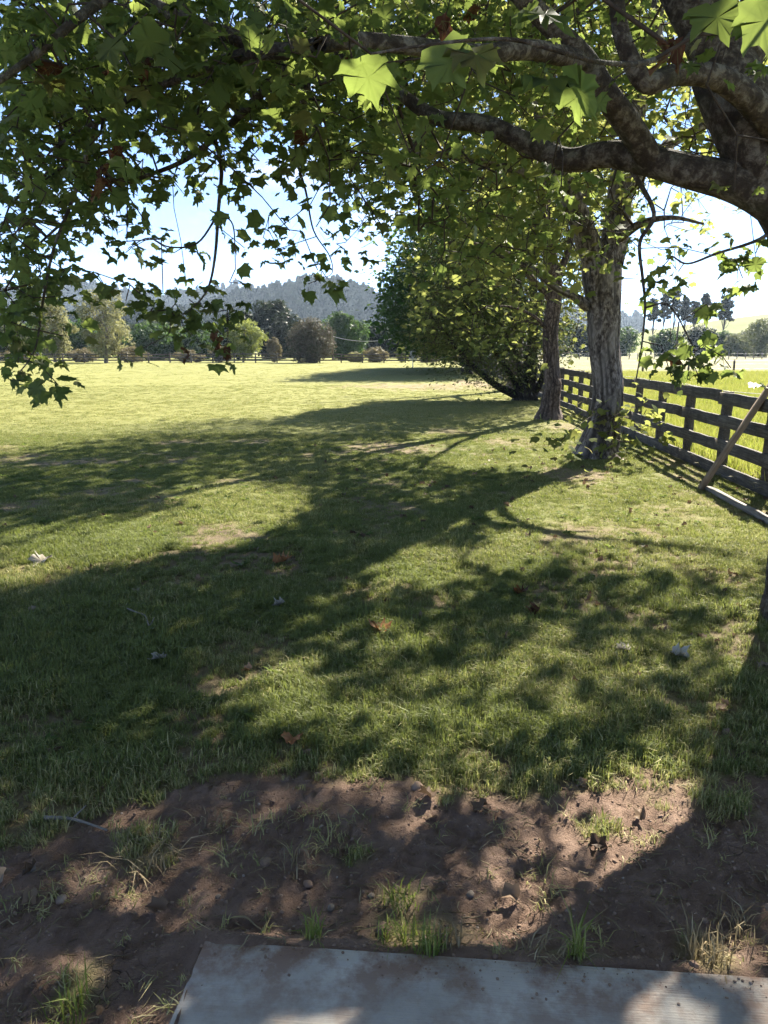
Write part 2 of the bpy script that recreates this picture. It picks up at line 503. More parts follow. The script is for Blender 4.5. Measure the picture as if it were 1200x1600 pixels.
def ground_material():
    m, nt = mat('lawn_and_soil'); k = NT_(nt)
    p = k.pos()
    soil, dry, pad = k.attr('soil'), k.attr('dry'), k.attr('paddock')
    n1 = k.noise(p, 1.1, 5, 0.6)
    n2 = k.noise(p, 24, 5, 0.7)
    n3 = k.noise(p, 160, 3, 0.7)
    n4 = k.noise(k.pos((1, 0.25, 1)), 0.35, 4, 0.6)
    g = k.ramp(n2, [(0.3, (0.065, 0.078, 0.026)), (0.55, (0.11, 0.13, 0.04)), (0.75, (0.15, 0.165, 0.055))])
    d = k.ramp(n2, [(0.28, (0.19, 0.185, 0.052)), (0.52, (0.275, 0.268, 0.080)), (0.75, (0.36, 0.34, 0.11))])
    dd = k.math('ADD', dry, k.math('MULTIPLY', k.math('SUBTRACT', n4, 0.5), 0.35), True)
    gr = k.mix(dd, g, d)
    gr = k.mix(k.math('MULTIPLY', n3, 0.35), gr, (0.05, 0.055, 0.015))
    s1 = k.noise(p, 7, 6, 0.62)
    s2 = k.noise(p, 60, 5, 0.7)
    so = k.ramp(s1, [(0.3, (0.185, 0.120, 0.087)), (0.5, (0.27, 0.182, 0.135)), (0.7, (0.36, 0.252, 0.19))])
    so = k.mix(k.math('MULTIPLY', s2, 0.5), so, (0.125, 0.08, 0.057))
    vo = k.n('TexVoronoi', feature='DISTANCE_TO_EDGE'); vo.inputs['Scale'].default_value = 24
    k.l(k.mix(0.08, p, k.n('TexNoise').outputs['Color']), vo.inputs['Vector'])
    crack = k.math('MULTIPLY', k.ramp(vo.outputs['Distance'], [(0.0, (1, 1, 1)), (0.035, (0, 0, 0))]), k.ramp(k.noise(p, 2.2, 3), [(0.58, (0, 0, 0)), (0.68, (1, 1, 1))]))
    so = k.mix(k.math('MULTIPLY', crack, 0.8), so, (0.035, 0.024, 0.018))
    pg = k.ramp(k.noise(k.pos((1, 0.3, 1)), 1.6, 6, 0.7), [(0.3, (0.16, 0.18, 0.03)), (0.5, (0.27, 0.27, 0.05)), (0.7, (0.40, 0.36, 0.08))])
    far = k.ramp(k.noise(k.pos((0.3, 1, 1)), 0.12, 5, 0.6), [(0.35, (0.14, 0.145, 0.05)), (0.65, (0.23, 0.205, 0.105))])
    sepp = k.n('SeparateXYZ'); k.l(p, sepp.inputs[0])
    mr = k.n('MapRange'); mr.inputs['From Min'].default_value = 26; mr.inputs['From Max'].default_value = 52
    k.l(sepp.outputs[1], mr.inputs['Value'])
    pg = k.mix(mr.outputs['Result'], pg, far)
    c = k.mix(soil, gr, so)
    c = k.mix(pad, c, pg)
    hh = k.math('ADD', k.math('MULTIPLY', n2, 0.6), k.math('ADD', k.math('MULTIPLY', s2, 0.5), k.math('MULTIPLY', n3, 0.25)))
    cr = k.noise(p, 210, 4, 0.75)
    hh = k.math('ADD', hh, k.math('MULTIPLY', k.math('MULTIPLY', cr, soil), 0.5))
    hh = k.math('SUBTRACT', hh, k.math('MULTIPLY', k.math('MULTIPLY', crack, soil), 0.9))
    k.out(k.bsdf(c, 0.95, k.bump(hh, 1.0, 0.028), 0.15))
    return m
M_GROUND = ground_material()

def spaced(lo, hi, fine_lo, fine_hi, step, growth, cap=120):
    a = list(np.arange(fine_lo, fine_hi + 1e-6, step))
    s, x = step, a[-1]
    while x < hi:
        s = min(s * growth, cap); x += s; a.append(min(x, hi))
    s, x = step, a[0]
    left = []
    while x > lo:
        s = min(s * growth, cap); x -= s; left.append(max(x, lo))
    return np.array(left[::-1] + a)
gx = spaced(-1700, 1700, -1.5, 1.6, 0.014, 1.07)
gy = spaced(-80, 1800, 1.45, 3.2, 0.014, 1.035)
XX, YY = np.meshgrid(gx, gy)
xf, yf = XX.ravel(), YY.ravel()
zf = ground_z(xf, yf)
zf = np.where((np.abs(xf) > 60) | (yf > 95), 0.0, zf)
nx, ny = len(gx), len(gy)
ii = (np.arange(ny - 1)[:, None] * nx + np.arange(nx - 1)[None, :]).ravel()
gm = mesh_np('ground', np.column_stack([xf, yf, zf]), np.column_stack([ii, ii + 1, ii + nx + 1, ii + nx]), True)
attr(gm, 'soil', np.where((yf < 60), soil_mask(xf, yf), 0))
attr(gm, 'dry', dry_mask(xf, yf))
attr(gm, 'paddock', sstep(0.05, 0.35, xf - fence_x(yf)))
obj('ground', gm, M_GROUND, kind='structure')

# ------------------------------------------------------------------ concrete tee pad
def concrete():
    m, nt = mat('brushed_concrete'); k = NT_(nt)
    p = k.coord('Object')
    st = k.noise(k.coord('Object', (0.8, 40, 1)), 5, 4, 0.6)
    bl = k.noise(p, 3.5, 5, 0.6)
    fi = k.noise(p, 120, 3, 0.6)
    c = k.ramp(bl, [(0.3, (0.24, 0.216, 0.183)), (0.5, (0.36, 0.33, 0.285)), (0.72, (0.47, 0.435, 0.38))])
    c = k.mix(k.math('MULTIPLY', st, 0.45), c, (0.20, 0.19, 0.175))
    dirt = k.math('MULTIPLY', k.ramp(k.noise(p, 6, 6, 0.7), [(0.44, (0, 0, 0)), (0.6, (1, 1, 1))]), 0.85)
    sep = k.n('SeparateXYZ'); k.l(p, sep.inputs[0])
    mr = k.n('MapRange'); mr.inputs['From Min'].default_value = -0.28; mr.inputs['From Max'].default_value = -0.0
    k.l(sep.outputs[1], mr.inputs['Value'])
    dirt = k.math('MULTIPLY', dirt, k.math('ADD', k.math('MULTIPLY', mr.outputs['Result'], 0.9), 0.36), True)
    c = k.mix(dirt, c, (0.19, 0.12, 0.085))
    h = k.math('ADD', k.math('MULTIPLY', st, 0.7), k.math('MULTIPLY', fi, 0.3))
    k.out(k.bsdf(c, 0.8, k.bump(h, 0.7, 0.006), 0.3))
    return m
def slab():
    w, l, t, b = 1.85, 3.0, 0.16, 0.008
    V, F = [], []
    nxs, nys = 40, 60
    xs = np.concatenate([[0], np.linspace(b, w - b, nxs), [w]])
    ys = np.concatenate([[-l], np.linspace(-l + b, -b, nys), [0]])
    X, Y = np.meshgrid(xs, ys)
    Z = np.full(X.shape, 0.0)
    Z += 0.004 * (fbm(X * 2, Y * 2, 51, 3) - 0.5)
    rim = (X == 0) | (X == w) | (Y == -l) | (Y == 0)
    Z[rim] -= b
    chip = 0.006 * (fbm(X * 14, Y * 14, 52, 3) - 0.5)
    X = X + np.where((X == 0) | (X == w), chip, 0); Y = Y + np.where((Y == 0) | (Y == -l), chip, 0)
    V = np.column_stack([X.ravel(), Y.ravel(), Z.ravel()])
    n, mth = X.shape[1], X.shape[0]
    i0 = (np.arange(mth - 1)[:, None] * n + np.arange(n - 1)[None, :]).ravel()
    F = np.column_stack([i0, i0 + 1, i0 + n + 1, i0 + n])
    ring = list(range(n)) + [r * n + n - 1 for r in range(1, mth)] + [(mth - 1) * n + c for c in range(n - 2, -1, -1)] + [r * n for r in range(mth - 2, 0, -1)]
    low = V[ring].copy(); low[:, 2] = -t
    base = len(V)
    q = len(ring)
    sidef = np.array([[ring[(i + 1) % q], ring[i], base + i, base + (i + 1) % q] for i in range(q)])
    return mesh_np('concrete_pad', np.vstack([V, low]), np.vstack([F, sidef]), False)
pad_o = obj('concrete_pad', slab(), concrete(), label='grey brushed concrete slab set in the bare earth', cat='concrete pad')
pad_o.location = (-0.49, 1.76, 0.034)
pad_o.rotation_euler = (0, 0, math.atan2(-0.122, 1.45))

# ------------------------------------------------------------------ board fence
def wood(name, dark, mid, pale, lichen=0.3):
    m, nt = mat(name); k = NT_(nt)
    oi = k.n('ObjectInfo')
    add = k.n('VectorMath', operation='ADD')
    k.l(k.coord('Object', (1.2, 30, 30)), add.inputs[0])
    cmb = k.n('CombineXYZ'); k.l(k.math('MULTIPLY', oi.outputs['Random'], 40.0), cmb.inputs[0]); k.l(k.math('MULTIPLY', oi.outputs['Random'], 17.0), cmb.inputs[1])
    k.l(cmb.outputs[0], add.inputs[1])
    g = k.noise(add.outputs[0], 2.2, 6, 0.65, 0.3)
    s = k.noise(k.pos(), 5, 4, 0.6)
    c = k.ramp(g, [(0.3, dark), (0.5, mid), (0.72, pale)])
    c = k.mix(k.ramp(s, [(0.45, (0, 0, 0)), (0.7, (0.75, 0.75, 0.75))]), c, dark)
    l_ = k.noise(k.pos(), 28, 4, 0.7)
    c = k.mix(k.math('MULTIPLY', k.ramp(l_, [(0.58, (0, 0, 0)), (0.68, (1, 1, 1))]), lichen), c, (0.30, 0.30, 0.27))
    k.out(k.bsdf(c, 0.85, k.bump(g, 0.6, 0.008), 0.25))
    return m
M_FENCE = wood('weathered_board', (0.036, 0.031, 0.027), (0.095, 0.081, 0.068), (0.20, 0.175, 0.15))
M_POST = wood('weathered_post', (0.035, 0.028, 0.022), (0.09, 0.072, 0.055), (0.16, 0.135, 0.11))
M_PLANK = wood('brown_plank', (0.13, 0.085, 0.055), (0.21, 0.15, 0.10), (0.28, 0.21, 0.15), 0.05)
M_GREYPLANK = wood('grey_plank', (0.10, 0.085, 0.07), (0.20, 0.175, 0.145), (0.31, 0.28, 0.24), 0.2)

fdir = np.array([0.06, 1.0]) / math.hypot(0.06, 1.0)
fence = thing('board_fence', 'dark weathered four-rail board fence running behind the roadside trees beside the paddock'.replace('roadside ', ''), 'fence', (float(fence_x(8.4)), 8.4, 0))
FANG = math.atan2(fdir[1], fdir[0])
POST_SP = 1.37
post_meshes = []
for q in range(3):
    V, qd, cp = timber(1.18, 0.125, 0.11, 60 + q, 8, 0.003)
    V = V[:, [1, 2, 0]]
    V[:, 2] -= 0.12
    post_meshes.append(mesh_np('fence_post', V, [qd[:, ::-1], cp[:, ::-1]]))
fence_posts = []
N_POST = 60
for i in range(-4, N_POST):
    y = 8.4 + POST_SP * i * fdir[1]
    x = float(fence_x(8.4)) + POST_SP * i * fdir[0]
    o = obj('post', post_meshes[i % 3], M_POST, fence)
    hz = RNG.normal(0, 0.012)
    o.location = (x - fence.location.x + 0.015, y - 8.4, hz)
    o.rotation_euler = (RNG.normal(0, 0.008), RNG.normal(0, 0.008), FANG)
    fence_posts.append((x, y))
rail_meshes = [timber_mesh('fence_rail', POST_SP * 3 - 0.008, 0.038, 0.150, 80 + q, 14, 0.0035) for q in range(4)]
RAIL_Z = [0.095, 0.395, 0.695, 0.995]
for r, z in enumerate(RAIL_Z):
    i = -4 - (r % 2)
    while i < N_POST - 1:
        o = obj('rail', rail_meshes[(i + r) % 4], M_FENCE, fence)
        d = POST_SP * i
        o.location = (d * fdir[0] - 0.083, d * fdir[1], z + RNG.normal(0, 0.007))
        o.rotation_euler = (0, RNG.normal(0, 0.0012), FANG)
        i += 3

# electric wire on the paddock side
m_, nt_ = mat('galvanised_wire'); k_ = NT_(nt_)
k_.out(k_.bsdf((0.55, 0.54, 0.50), 0.5, None, 0.5)); M_WIRE = m_
wire_t = thing('electric_wire', 'thin pale electric wire held off the paddock side of the board fence', 'wire', (float(fence_x(8.4)) + 0.3, 8.4, 0))
ys = np.linspace(3, 60, 60)
wp = np.column_stack([fence_x(ys) + 0.42 - wire_t.location.x, ys - 8.4, 1.02 + 0.015 * np.sin(ys * 2.1)])
V, Fq = tube(wp, np.full(len(wp), 0.004), 5)
obj('strand', mesh_np('strand', V, Fq, True), M_WIRE, wire_t)
V, Fq = tube(np.array([[0, 0, 0], [0.2, 0, 0.02], [0.40, 0, 0.03]]), [0.007, 0.006, 0.006], 6)
ins = mesh_np('wire_bracket', V, Fq, True)
for i in range(0, N_POST, 4):
    x, y = fence_posts[i]
    if y < 58:
        o = obj('bracket', ins, M_WIRE, wire_t)
        o.location = (x + 0.03 - wire_t.location.x, y - 8.4, 0.985)

# leaning plank and the plank on the ground
def beam_between(name, a, b, w, h, mat_, label, cat, seed):
    a, b = Vector(a), Vector(b)
    d = b - a
    me = timber_mesh(name, d.length, w, h, seed, 10, 0.002)
    o = obj(name, me, mat_, label=label, cat=cat)
    o.location = a
    o.rotation_mode = 'QUATERNION'
    o.rotation_quaternion = d.to_track_quat('X', 'Z')
    return o
beam_between('leaning_plank', (3.67, 8.62, 0.01), (4.345, 8.42, 1.36), 0.15, 0.055, M_PLANK, 'brown timber plank leaning against the board fence', 'plank', 5)
beam_between('ground_plank', (3.74, 8.62, 0.03), (3.52, 5.9, 0.03), 0.09, 0.045, M_GREYPLANK, 'grey weathered timber lying on the grass below the leaning plank', 'plank', 6)

# ------------------------------------------------------------------ leaves
def leaf_template(level):
    """plane-tree leaf, petiole joint at the origin, tip at +Y, about 1 across; returns V, F(tri), uv"""
    tips = [(0, 0.98), (40, 0.86), (80, 0.60)]          # angle from +Y seen from the joint, length
    sin_ = [(19, 0.69), (59, 0.56), (112, 0.36)]
    half = []
    for (ta, tl), (sa, sl) in zip(tips, sin_):
        if level >= 2:
            if ta: half += [(ta - 7, tl * 0.80), (ta - 8.5, tl * 0.70)][::-1] if False else [(ta - 9, tl * 0.74), (ta - 6, tl * 0.80)]
            half += [(ta, tl), (ta + 6, tl * 0.80), (ta + 9, tl * 0.74), (sa, sl)]
        else:
            half += [(ta, tl), (sa, sl)]
    if level == 0:
        half = [(0, 0.95), (20, 0.66), (42, 0.80), (80, 0.5), (120, 0.2)]
    half += [(155, 0.10)]
    right = [(math.sin(R(a)) * l, math.cos(R(a)) * l) for a, l in half]
    pts = right + [(-x, y) for x, y in right[::-1] if abs(x) > 1e-6]
    V = [(0, 0.34, 0)] + [(x, y, 0) for x, y in pts]
    V = np.array(V, float)
    n = len(pts)
    F = [[0, 1 + (i + 1) % n, 1 + i] for i in range(n)]
    uv = V[:, :2].copy()
    r2 = V[:, 0] ** 2 + (V[:, 1] - 0.3) ** 2
    V[:, 2] = -0.42 * r2 + 0.20 * np.abs(V[:, 0]) + (0.05 * np.sin(np.arange(len(V)) * 2.3) if level >= 2 else 0)
    return V, np.array(F), uv
LT = [leaf_template(0), leaf_template(1), leaf_template(2)]
# an oval leaf and a spray card of leaves for far trees
OVAL = (np.array([[0, 0, 0], [0.26, 0.4, 0.03], [0, 1.0, -0.06], [-0.26, 0.4, 0.03]], float), np.array([[0, 1, 2], [0, 2, 3]]), None)
# clump of four blades, for foliage too far off to show single leaves
def clump_template():
    V, F = [], []
    rg = np.random.default_rng(3)
    for q in range(4):
        a = q * 1.6 + rg.uniform(-.4, .4)
        d = np.array([math.cos(a), math.sin(a), rg.uniform(-.5, .4)])
        s = np.cross(d, [0, 0, 1.0]) + np.array([0, 0, rg.uniform(-.6, .6)])
        s /= np.linalg.norm(s)
        b = len(V)
        V += [d * 0.05, d * 0.4 + s * 0.24, d * 0.85, d * 0.4 - s * 0.22]
        F += [[b, b + 1, b + 2], [b, b + 2, b + 3]]
    return np.array(V), np.array(F), None
CLUMP = clump_template()

def frames(ydir, nrm):
    y = ydir / (np.linalg.norm(ydir, axis=1)[:, None] + 1e-9)
    z = nrm - y * np.sum(nrm * y, axis=1)[:, None]
    z /= np.linalg.norm(z, axis=1)[:, None] + 1e-9
    x = np.cross(y, z)
    return np.stack([x, y, z], axis=2)          # columns

def leaves_mesh(name, pos, ydir, nrm, scale, tmpl, uv=True, curl=None):
    V, F, u = tmpl
    n, m = len(pos), len(V)
    Rm = frames(ydir, nrm)
    loc = np.repeat(V[None], n, 0)
    rv = np.random.default_rng(n)
    loc[:, :, 0] *= rv.uniform(0.68, 1.12, (n, 1))
    loc[:, :, 2] += rv.normal(0, 0.28, (n, 1)) * loc[:, :, 0] * (loc[:, :, 1] - 0.2) + rv.normal(0, 0.12, (n, 1)) * loc[:, :, 0] ** 2
    if curl is not None:
        loc[:, :, 2] = loc[:, :, 2] * curl[:, None]
    W = np.einsum('nij,nmj->nmi', Rm, loc * scale[:, None, None]) + pos[:, None, :]
    FF = (F[None] + (np.arange(n) * m)[:, None, None]).reshape(-1, 3)
    me = mesh_np(name, W.reshape(-1, 3), FF, m > 20)
    if uv and u is not None:
        a = np.zeros((n, m, 3), np.float32); a[:, :, :2] = u
        attr(me, 'luv', a.reshape(-1, 3), 'FLOAT_VECTOR')
    return me

def leaf_dirs(n, droop=0.55, rng=RNG):
    a = rng.uniform(0, 2 * math.pi, n)
    y = np.column_stack([np.cos(a), np.sin(a), -droop + rng.normal(0, 0.35, n)])
    z = np.column_stack([rng.normal(0, 0.5, n), rng.normal(0, 0.5, n), np.ones(n)])
    return y, z

# ------------------------------------------------------------------ where the photograph has foliage and where its ground is sunlit
NEAR_MAP = ["997899999999999998765556", "987899999999888876543322", "998899999999877777643211", "999987888889876554322222", "998725634688765443222111",
            "999764531467876544332222", "996542124445787654333222", "972221134330366544333222", "961122111210134333332111", "850012200000000112211110",
            "720002100000000001100110", "510000000000000001100000"]
ROW_MAP = ["000000002467899999999999", "000000012468999999999888", "000000113468999999999888", "000000013457999999998877", "000000013457999999998877",
           "000000012346999999998765", "000000001126999999998765", "000000000014999999987533", "000000000012899999986422", "000000000000799999983100",
           "000000000000799999410000", "000000000000025885100000", "000000000000000330000000"]
def map_at(mp, px, py, outside):
    c = np.floor(np.asarray(px) / 50 + RNG.uniform(-.5, .5, np.shape(px))).astype(int)
    r = np.floor(np.asarray(py) / 50 + RNG.uniform(-.5, .5, np.shape(py))).astype(int)
    A = np.array([[int(ch) for ch in row] for row in mp]) / 9.0
    v = A[np.clip(r, 0, len(mp) - 1), np.clip(c, 0, 23)]
    v = np.where(r >= len(mp), 0, v)
    inf = (px > -60) & (px < 1260) & (py > -60)
    return np.where(inf, v, outside)

LIT = [(560, "999999999999977766666666666666"), (570, "999999999999992222233333333333"), (585, "999999999999111111333333333333"), (595, "999999999992222222433333333333"),
       (605, "999999999999999999666666666666"), (615, "999999999999999777773333333333"), (630, "999999999999962222222222222222"), (645, "999999995555111111113344444444"),
       (660, "999933333331111111111344444444"), (680, "772000000000022244445553333333"), (700, "000000000000044455556663333333"), (720, "111111111111133335557713333333"),
       (750, "111111133322223332222228888333"), (775, "111111449955111333118888888444"), (800, "222222255555111114554888888844"), (825, "444447777771111133336666666555"),
       (850, "444466666600000222266333366665"), (875, "666555000000222555554444333666"), (900, "773330000000055555331111444441"), (925, "500000000002224444111111222222"),
       (950, "000000000003331111111111222222"), (975, "000000000004433111111111111333"), (1000, "000000000011115551111222222222"), (1025, "000000000111114441155522224411"),
       (1050, "000000000555222111555111111111"), (1075, "000000006662222444442222211111"), (1100, "000000005544442222444111112222"), (1130, "000066110055555444422223331111"),
       (1160, "000040000333333332222222211111"), (1200, "221111111111144433322277777111"), (1240, "300000000033333222224477777000"), (1280, "000000000003333111122255552002"),
       (1320, "000000000000111111166688888005"), (1360, "000000000022222222288888800055"), (1400, "000000000003333222288888000033"), (1440, "000000000000111444477770000222"),
       (1480, "000000002222333333344000005550"), (1520, "111111116666622211111662222444"), (1560, "111111116666661111111666666222"), (1600, "111111115555222225555550222222")]
LIT_Y = np.array([a for a, _ in LIT], float)
LIT_A = np.array([[int(ch) for ch in s.ljust(30, s[-1])[:30]] for _, s in LIT]) / 9.0
def lit_at(p):
    """how sunlit the photograph's ground is where p's shadow falls (0 shade .. 1 sun)"""
    p = np.atleast_2d(p)
    g = p - S[None] * (p[:, 2] / S[2])[:, None]
    px, py, dep = project(g)
    fy = np.interp(py, LIT_Y, np.arange(len(LIT_Y)))
    fx = np.clip(px / 40 - 0.5, 0, 28.999)
    y0 = np.clip(np.floor(fy).astype(int), 0, len(LIT_Y) - 2); x0 = np.floor(fx).astype(int)
    ty, tx = fy - y0, fx - x0
    v = (LIT_A[y0, x0] * (1 - tx) + LIT_A[y0, x0 + 1] * tx) * (1 - ty) + (LIT_A[y0 + 1, x0] * (1 - tx) + LIT_A[y0 + 1, x0 + 1] * tx) * ty
    inside = (dep > 0.3) & (px > -40) & (px < 1240) & (py < 1640)
    return np.where(inside, sstep(0.18, 0.55, v), 0.12)

# ------------------------------------------------------------------ tree growth: every spray of leaves is joined to the nearest limb
def grow(limb_pts, targets, step=0.4, sag=0.06, tip_r=0.0035, expo=0.46, max_r=0.05, seed=1, back=None):
    rg = np.random.default_rng(seed)
    limb_pts = np.asarray(limb_pts)
    n0 = len(limb_pts)
    tot = n0 + len(targets) * 14
    N = np.zeros((tot, 3)); N[:n0] = limb_pts
    par = np.full(tot, -1)
    n = n0
    d0 = np.array([np.min(np.sum((limb_pts - t) ** 2, 1)) for t in targets])
    for ti in np.argsort(d0):
        t = targets[ti]
        dv = t - N[:n]
        d2 = np.sum(dv * dv, 1)
        if back is not None:                      # prefer joints nearer to the trunk than the spray itself
            out = np.linalg.norm(N[:n, :2] - back[None, :2], axis=1)
            d2 = d2 * (1 + 0.8 * (out > np.linalg.norm(t[:2] - back[:2]) + 0.2))
        j = int(np.argmin(d2))
        dist = math.sqrt(np.sum((t - N[j]) ** 2))
        k = max(1, min(12, int(dist / step) + 1))
        mid = rg.normal(0, 0.10 * dist, 3); mid[2] += sag * dist
        prev = j
        a0 = N[j].copy()
        for q in range(1, k + 1):
            s = q / k
            N[n] = a0 * (1 - s) + t * s + mid * 4 * s * (1 - s) + (rg.normal(0, 0.03 * min(dist, 1), 3) if q < k else 0)
            par[n] = prev; prev = n; n += 1
            if n >= tot: return N[:n], par[:n], n0, None
    N, par = N[:n], par[:n]
    cnt = np.zeros(n)
    isleaf = np.ones(n, bool); isleaf[par[par >= 0]] = False
    cnt[isleaf & (par >= 0)] = 1
    for i in range(n - 1, n0 - 1, -1):
        cnt[par[i]] += cnt[i]
    rad = np.minimum(tip_r * np.maximum(cnt, 1) ** expo, max_r)
    return N, par, n0, rad

def twig_mesh(name, N, par, n0, rad, sides=4):
    i = np.arange(n0, len(N)); j = par[i]
    a, b = N[j], N[i]
    ra, rb = np.where(j < n0, rad[i] * 1.15, np.minimum(rad[j], rad[i] * 1.6)), rad[i]
    d = b - a; L_ = np.linalg.norm(d, axis=1)[:, None] + 1e-9; d = d / L_
    b = b + d * rb[:, None] * 0.6
    ref = np.where(np.abs(d[:, 2:3]) < 0.9, np.array([[0, 0, 1.]]), np.array([[1., 0, 0]]))
    u = np.cross(d, ref); u /= np.linalg.norm(u, axis=1)[:, None]
    v = np.cross(d, u)
    th = np.arange(sides) * 2 * math.pi / sides
    ring = np.cos(th)[None, :, None] * u[:, None] + np.sin(th)[None, :, None] * v[:, None]
    V = np.concatenate([a[:, None] + ring * ra[:, None, None], b[:, None] + ring * rb[:, None, None]], 1)
    k = np.arange(sides)
    q = np.column_stack([k, (k + 1) % sides, sides + (k + 1) % sides, sides + k])
    F = (q[None] + (np.arange(len(i)) * 2 * sides)[:, None, None]).reshape(-1, 4)
    return mesh_np(name, V.reshape(-1, 3), F, True)

def bark_tube(name, pts, rad, sides, per, kind, seed, parent, mat_, origin):
    p, r = catmull(pts, rad, per)
    if kind == 'fissured':
        def disp(th, s, rr):
            x = th / (2 * math.pi)
            n = np.abs(fbm(np.cos(th) * 5.5 + 20 + 0.25 * np.sin(s * 3), np.sin(th) * 5.5 + s * 0.55 + 30, seed, 3) - 0.5) * 2
            return 1 + 0.13 * np.minimum(n * 2.2, 1) - 0.07 + 0.05 * (fbm(np.cos(th) * 2 + 9, np.sin(th) * 2 + s * 1.5, seed + 5, 2) - .5)
    else:
        def disp(th, s, rr):
            return 1 + 0.16 * (fbm(np.cos(th) * 1.6 + 9, np.sin(th) * 1.6 + s * 2.2 + seed, seed, 3) - .5)
    V, F = tube(p, r, sides, disp)
    me = mesh_np(name, V - origin, F, True)
    if kind == 'fissured':
        cen = np.repeat(p, sides, 0); rr = np.repeat(r, sides)
        q = np.linalg.norm(V - cen, axis=1) / rr
        attr(me, 'groove', sstep(1.0, 0.93, q))
    return obj(name, me, mat_, parent)

def sprays_to_leaves(targets, per, spread, size, droop=0.55, rg=RNG, jit=0.25):
    n = len(targets) * per
    base = np.repeat(targets, per, 0)
    pos = base + rg.normal(0, 1, (n, 3)) * np.array([spread, spread, spread * 0.8])
    y, z = leaf_dirs(n, droop, rg)
    off = pos - base
    y[:, :2] += off[:, :2] / (spread + 1e-6) * 0.7
    sc = size * (1 + rg.normal(0, jit, n)).clip(0.45, 1.5)
    return pos, y, z, sc, base

def petioles(name, pos, base, parent, origin, frac=0.8, r=0.0012):
    """thin leaf stalks from the spray's twig to each leaf"""
    near = np.linalg.norm(pos - base, axis=1) < 0.13
    pos, base = pos[near], base[near]
    a = base + (pos - base) * 0.25; b = pos
    d = b - a
    u = np.cross(d, [0, 0, 1.0]); u /= np.linalg.norm(u, axis=1)[:, None] + 1e-9
    V = np.stack([a - u * r, a + u * r, b + u * r * .8, b - u * r * .8], 1) - origin
    n = len(a)
    F = (np.array([[0, 1, 2, 3]])[None] + (np.arange(n) * 4)[:, None, None]).reshape(-1, 4)
    return obj(name, mesh_np(name, V.reshape(-1, 3), F), M_TWIG, parent, kind='stuff')

def ellipsoid_points(c, r, n, rg, shell=0.35):
    d = rg.normal(0, 1, (n, 3)); d /= np.linalg.norm(d, axis=1)[:, None]
    q = rg.uniform(shell ** 3, 1, n) ** (1 / 3.0)
    return np.array(c) + d * q[:, None] * np.array(r)

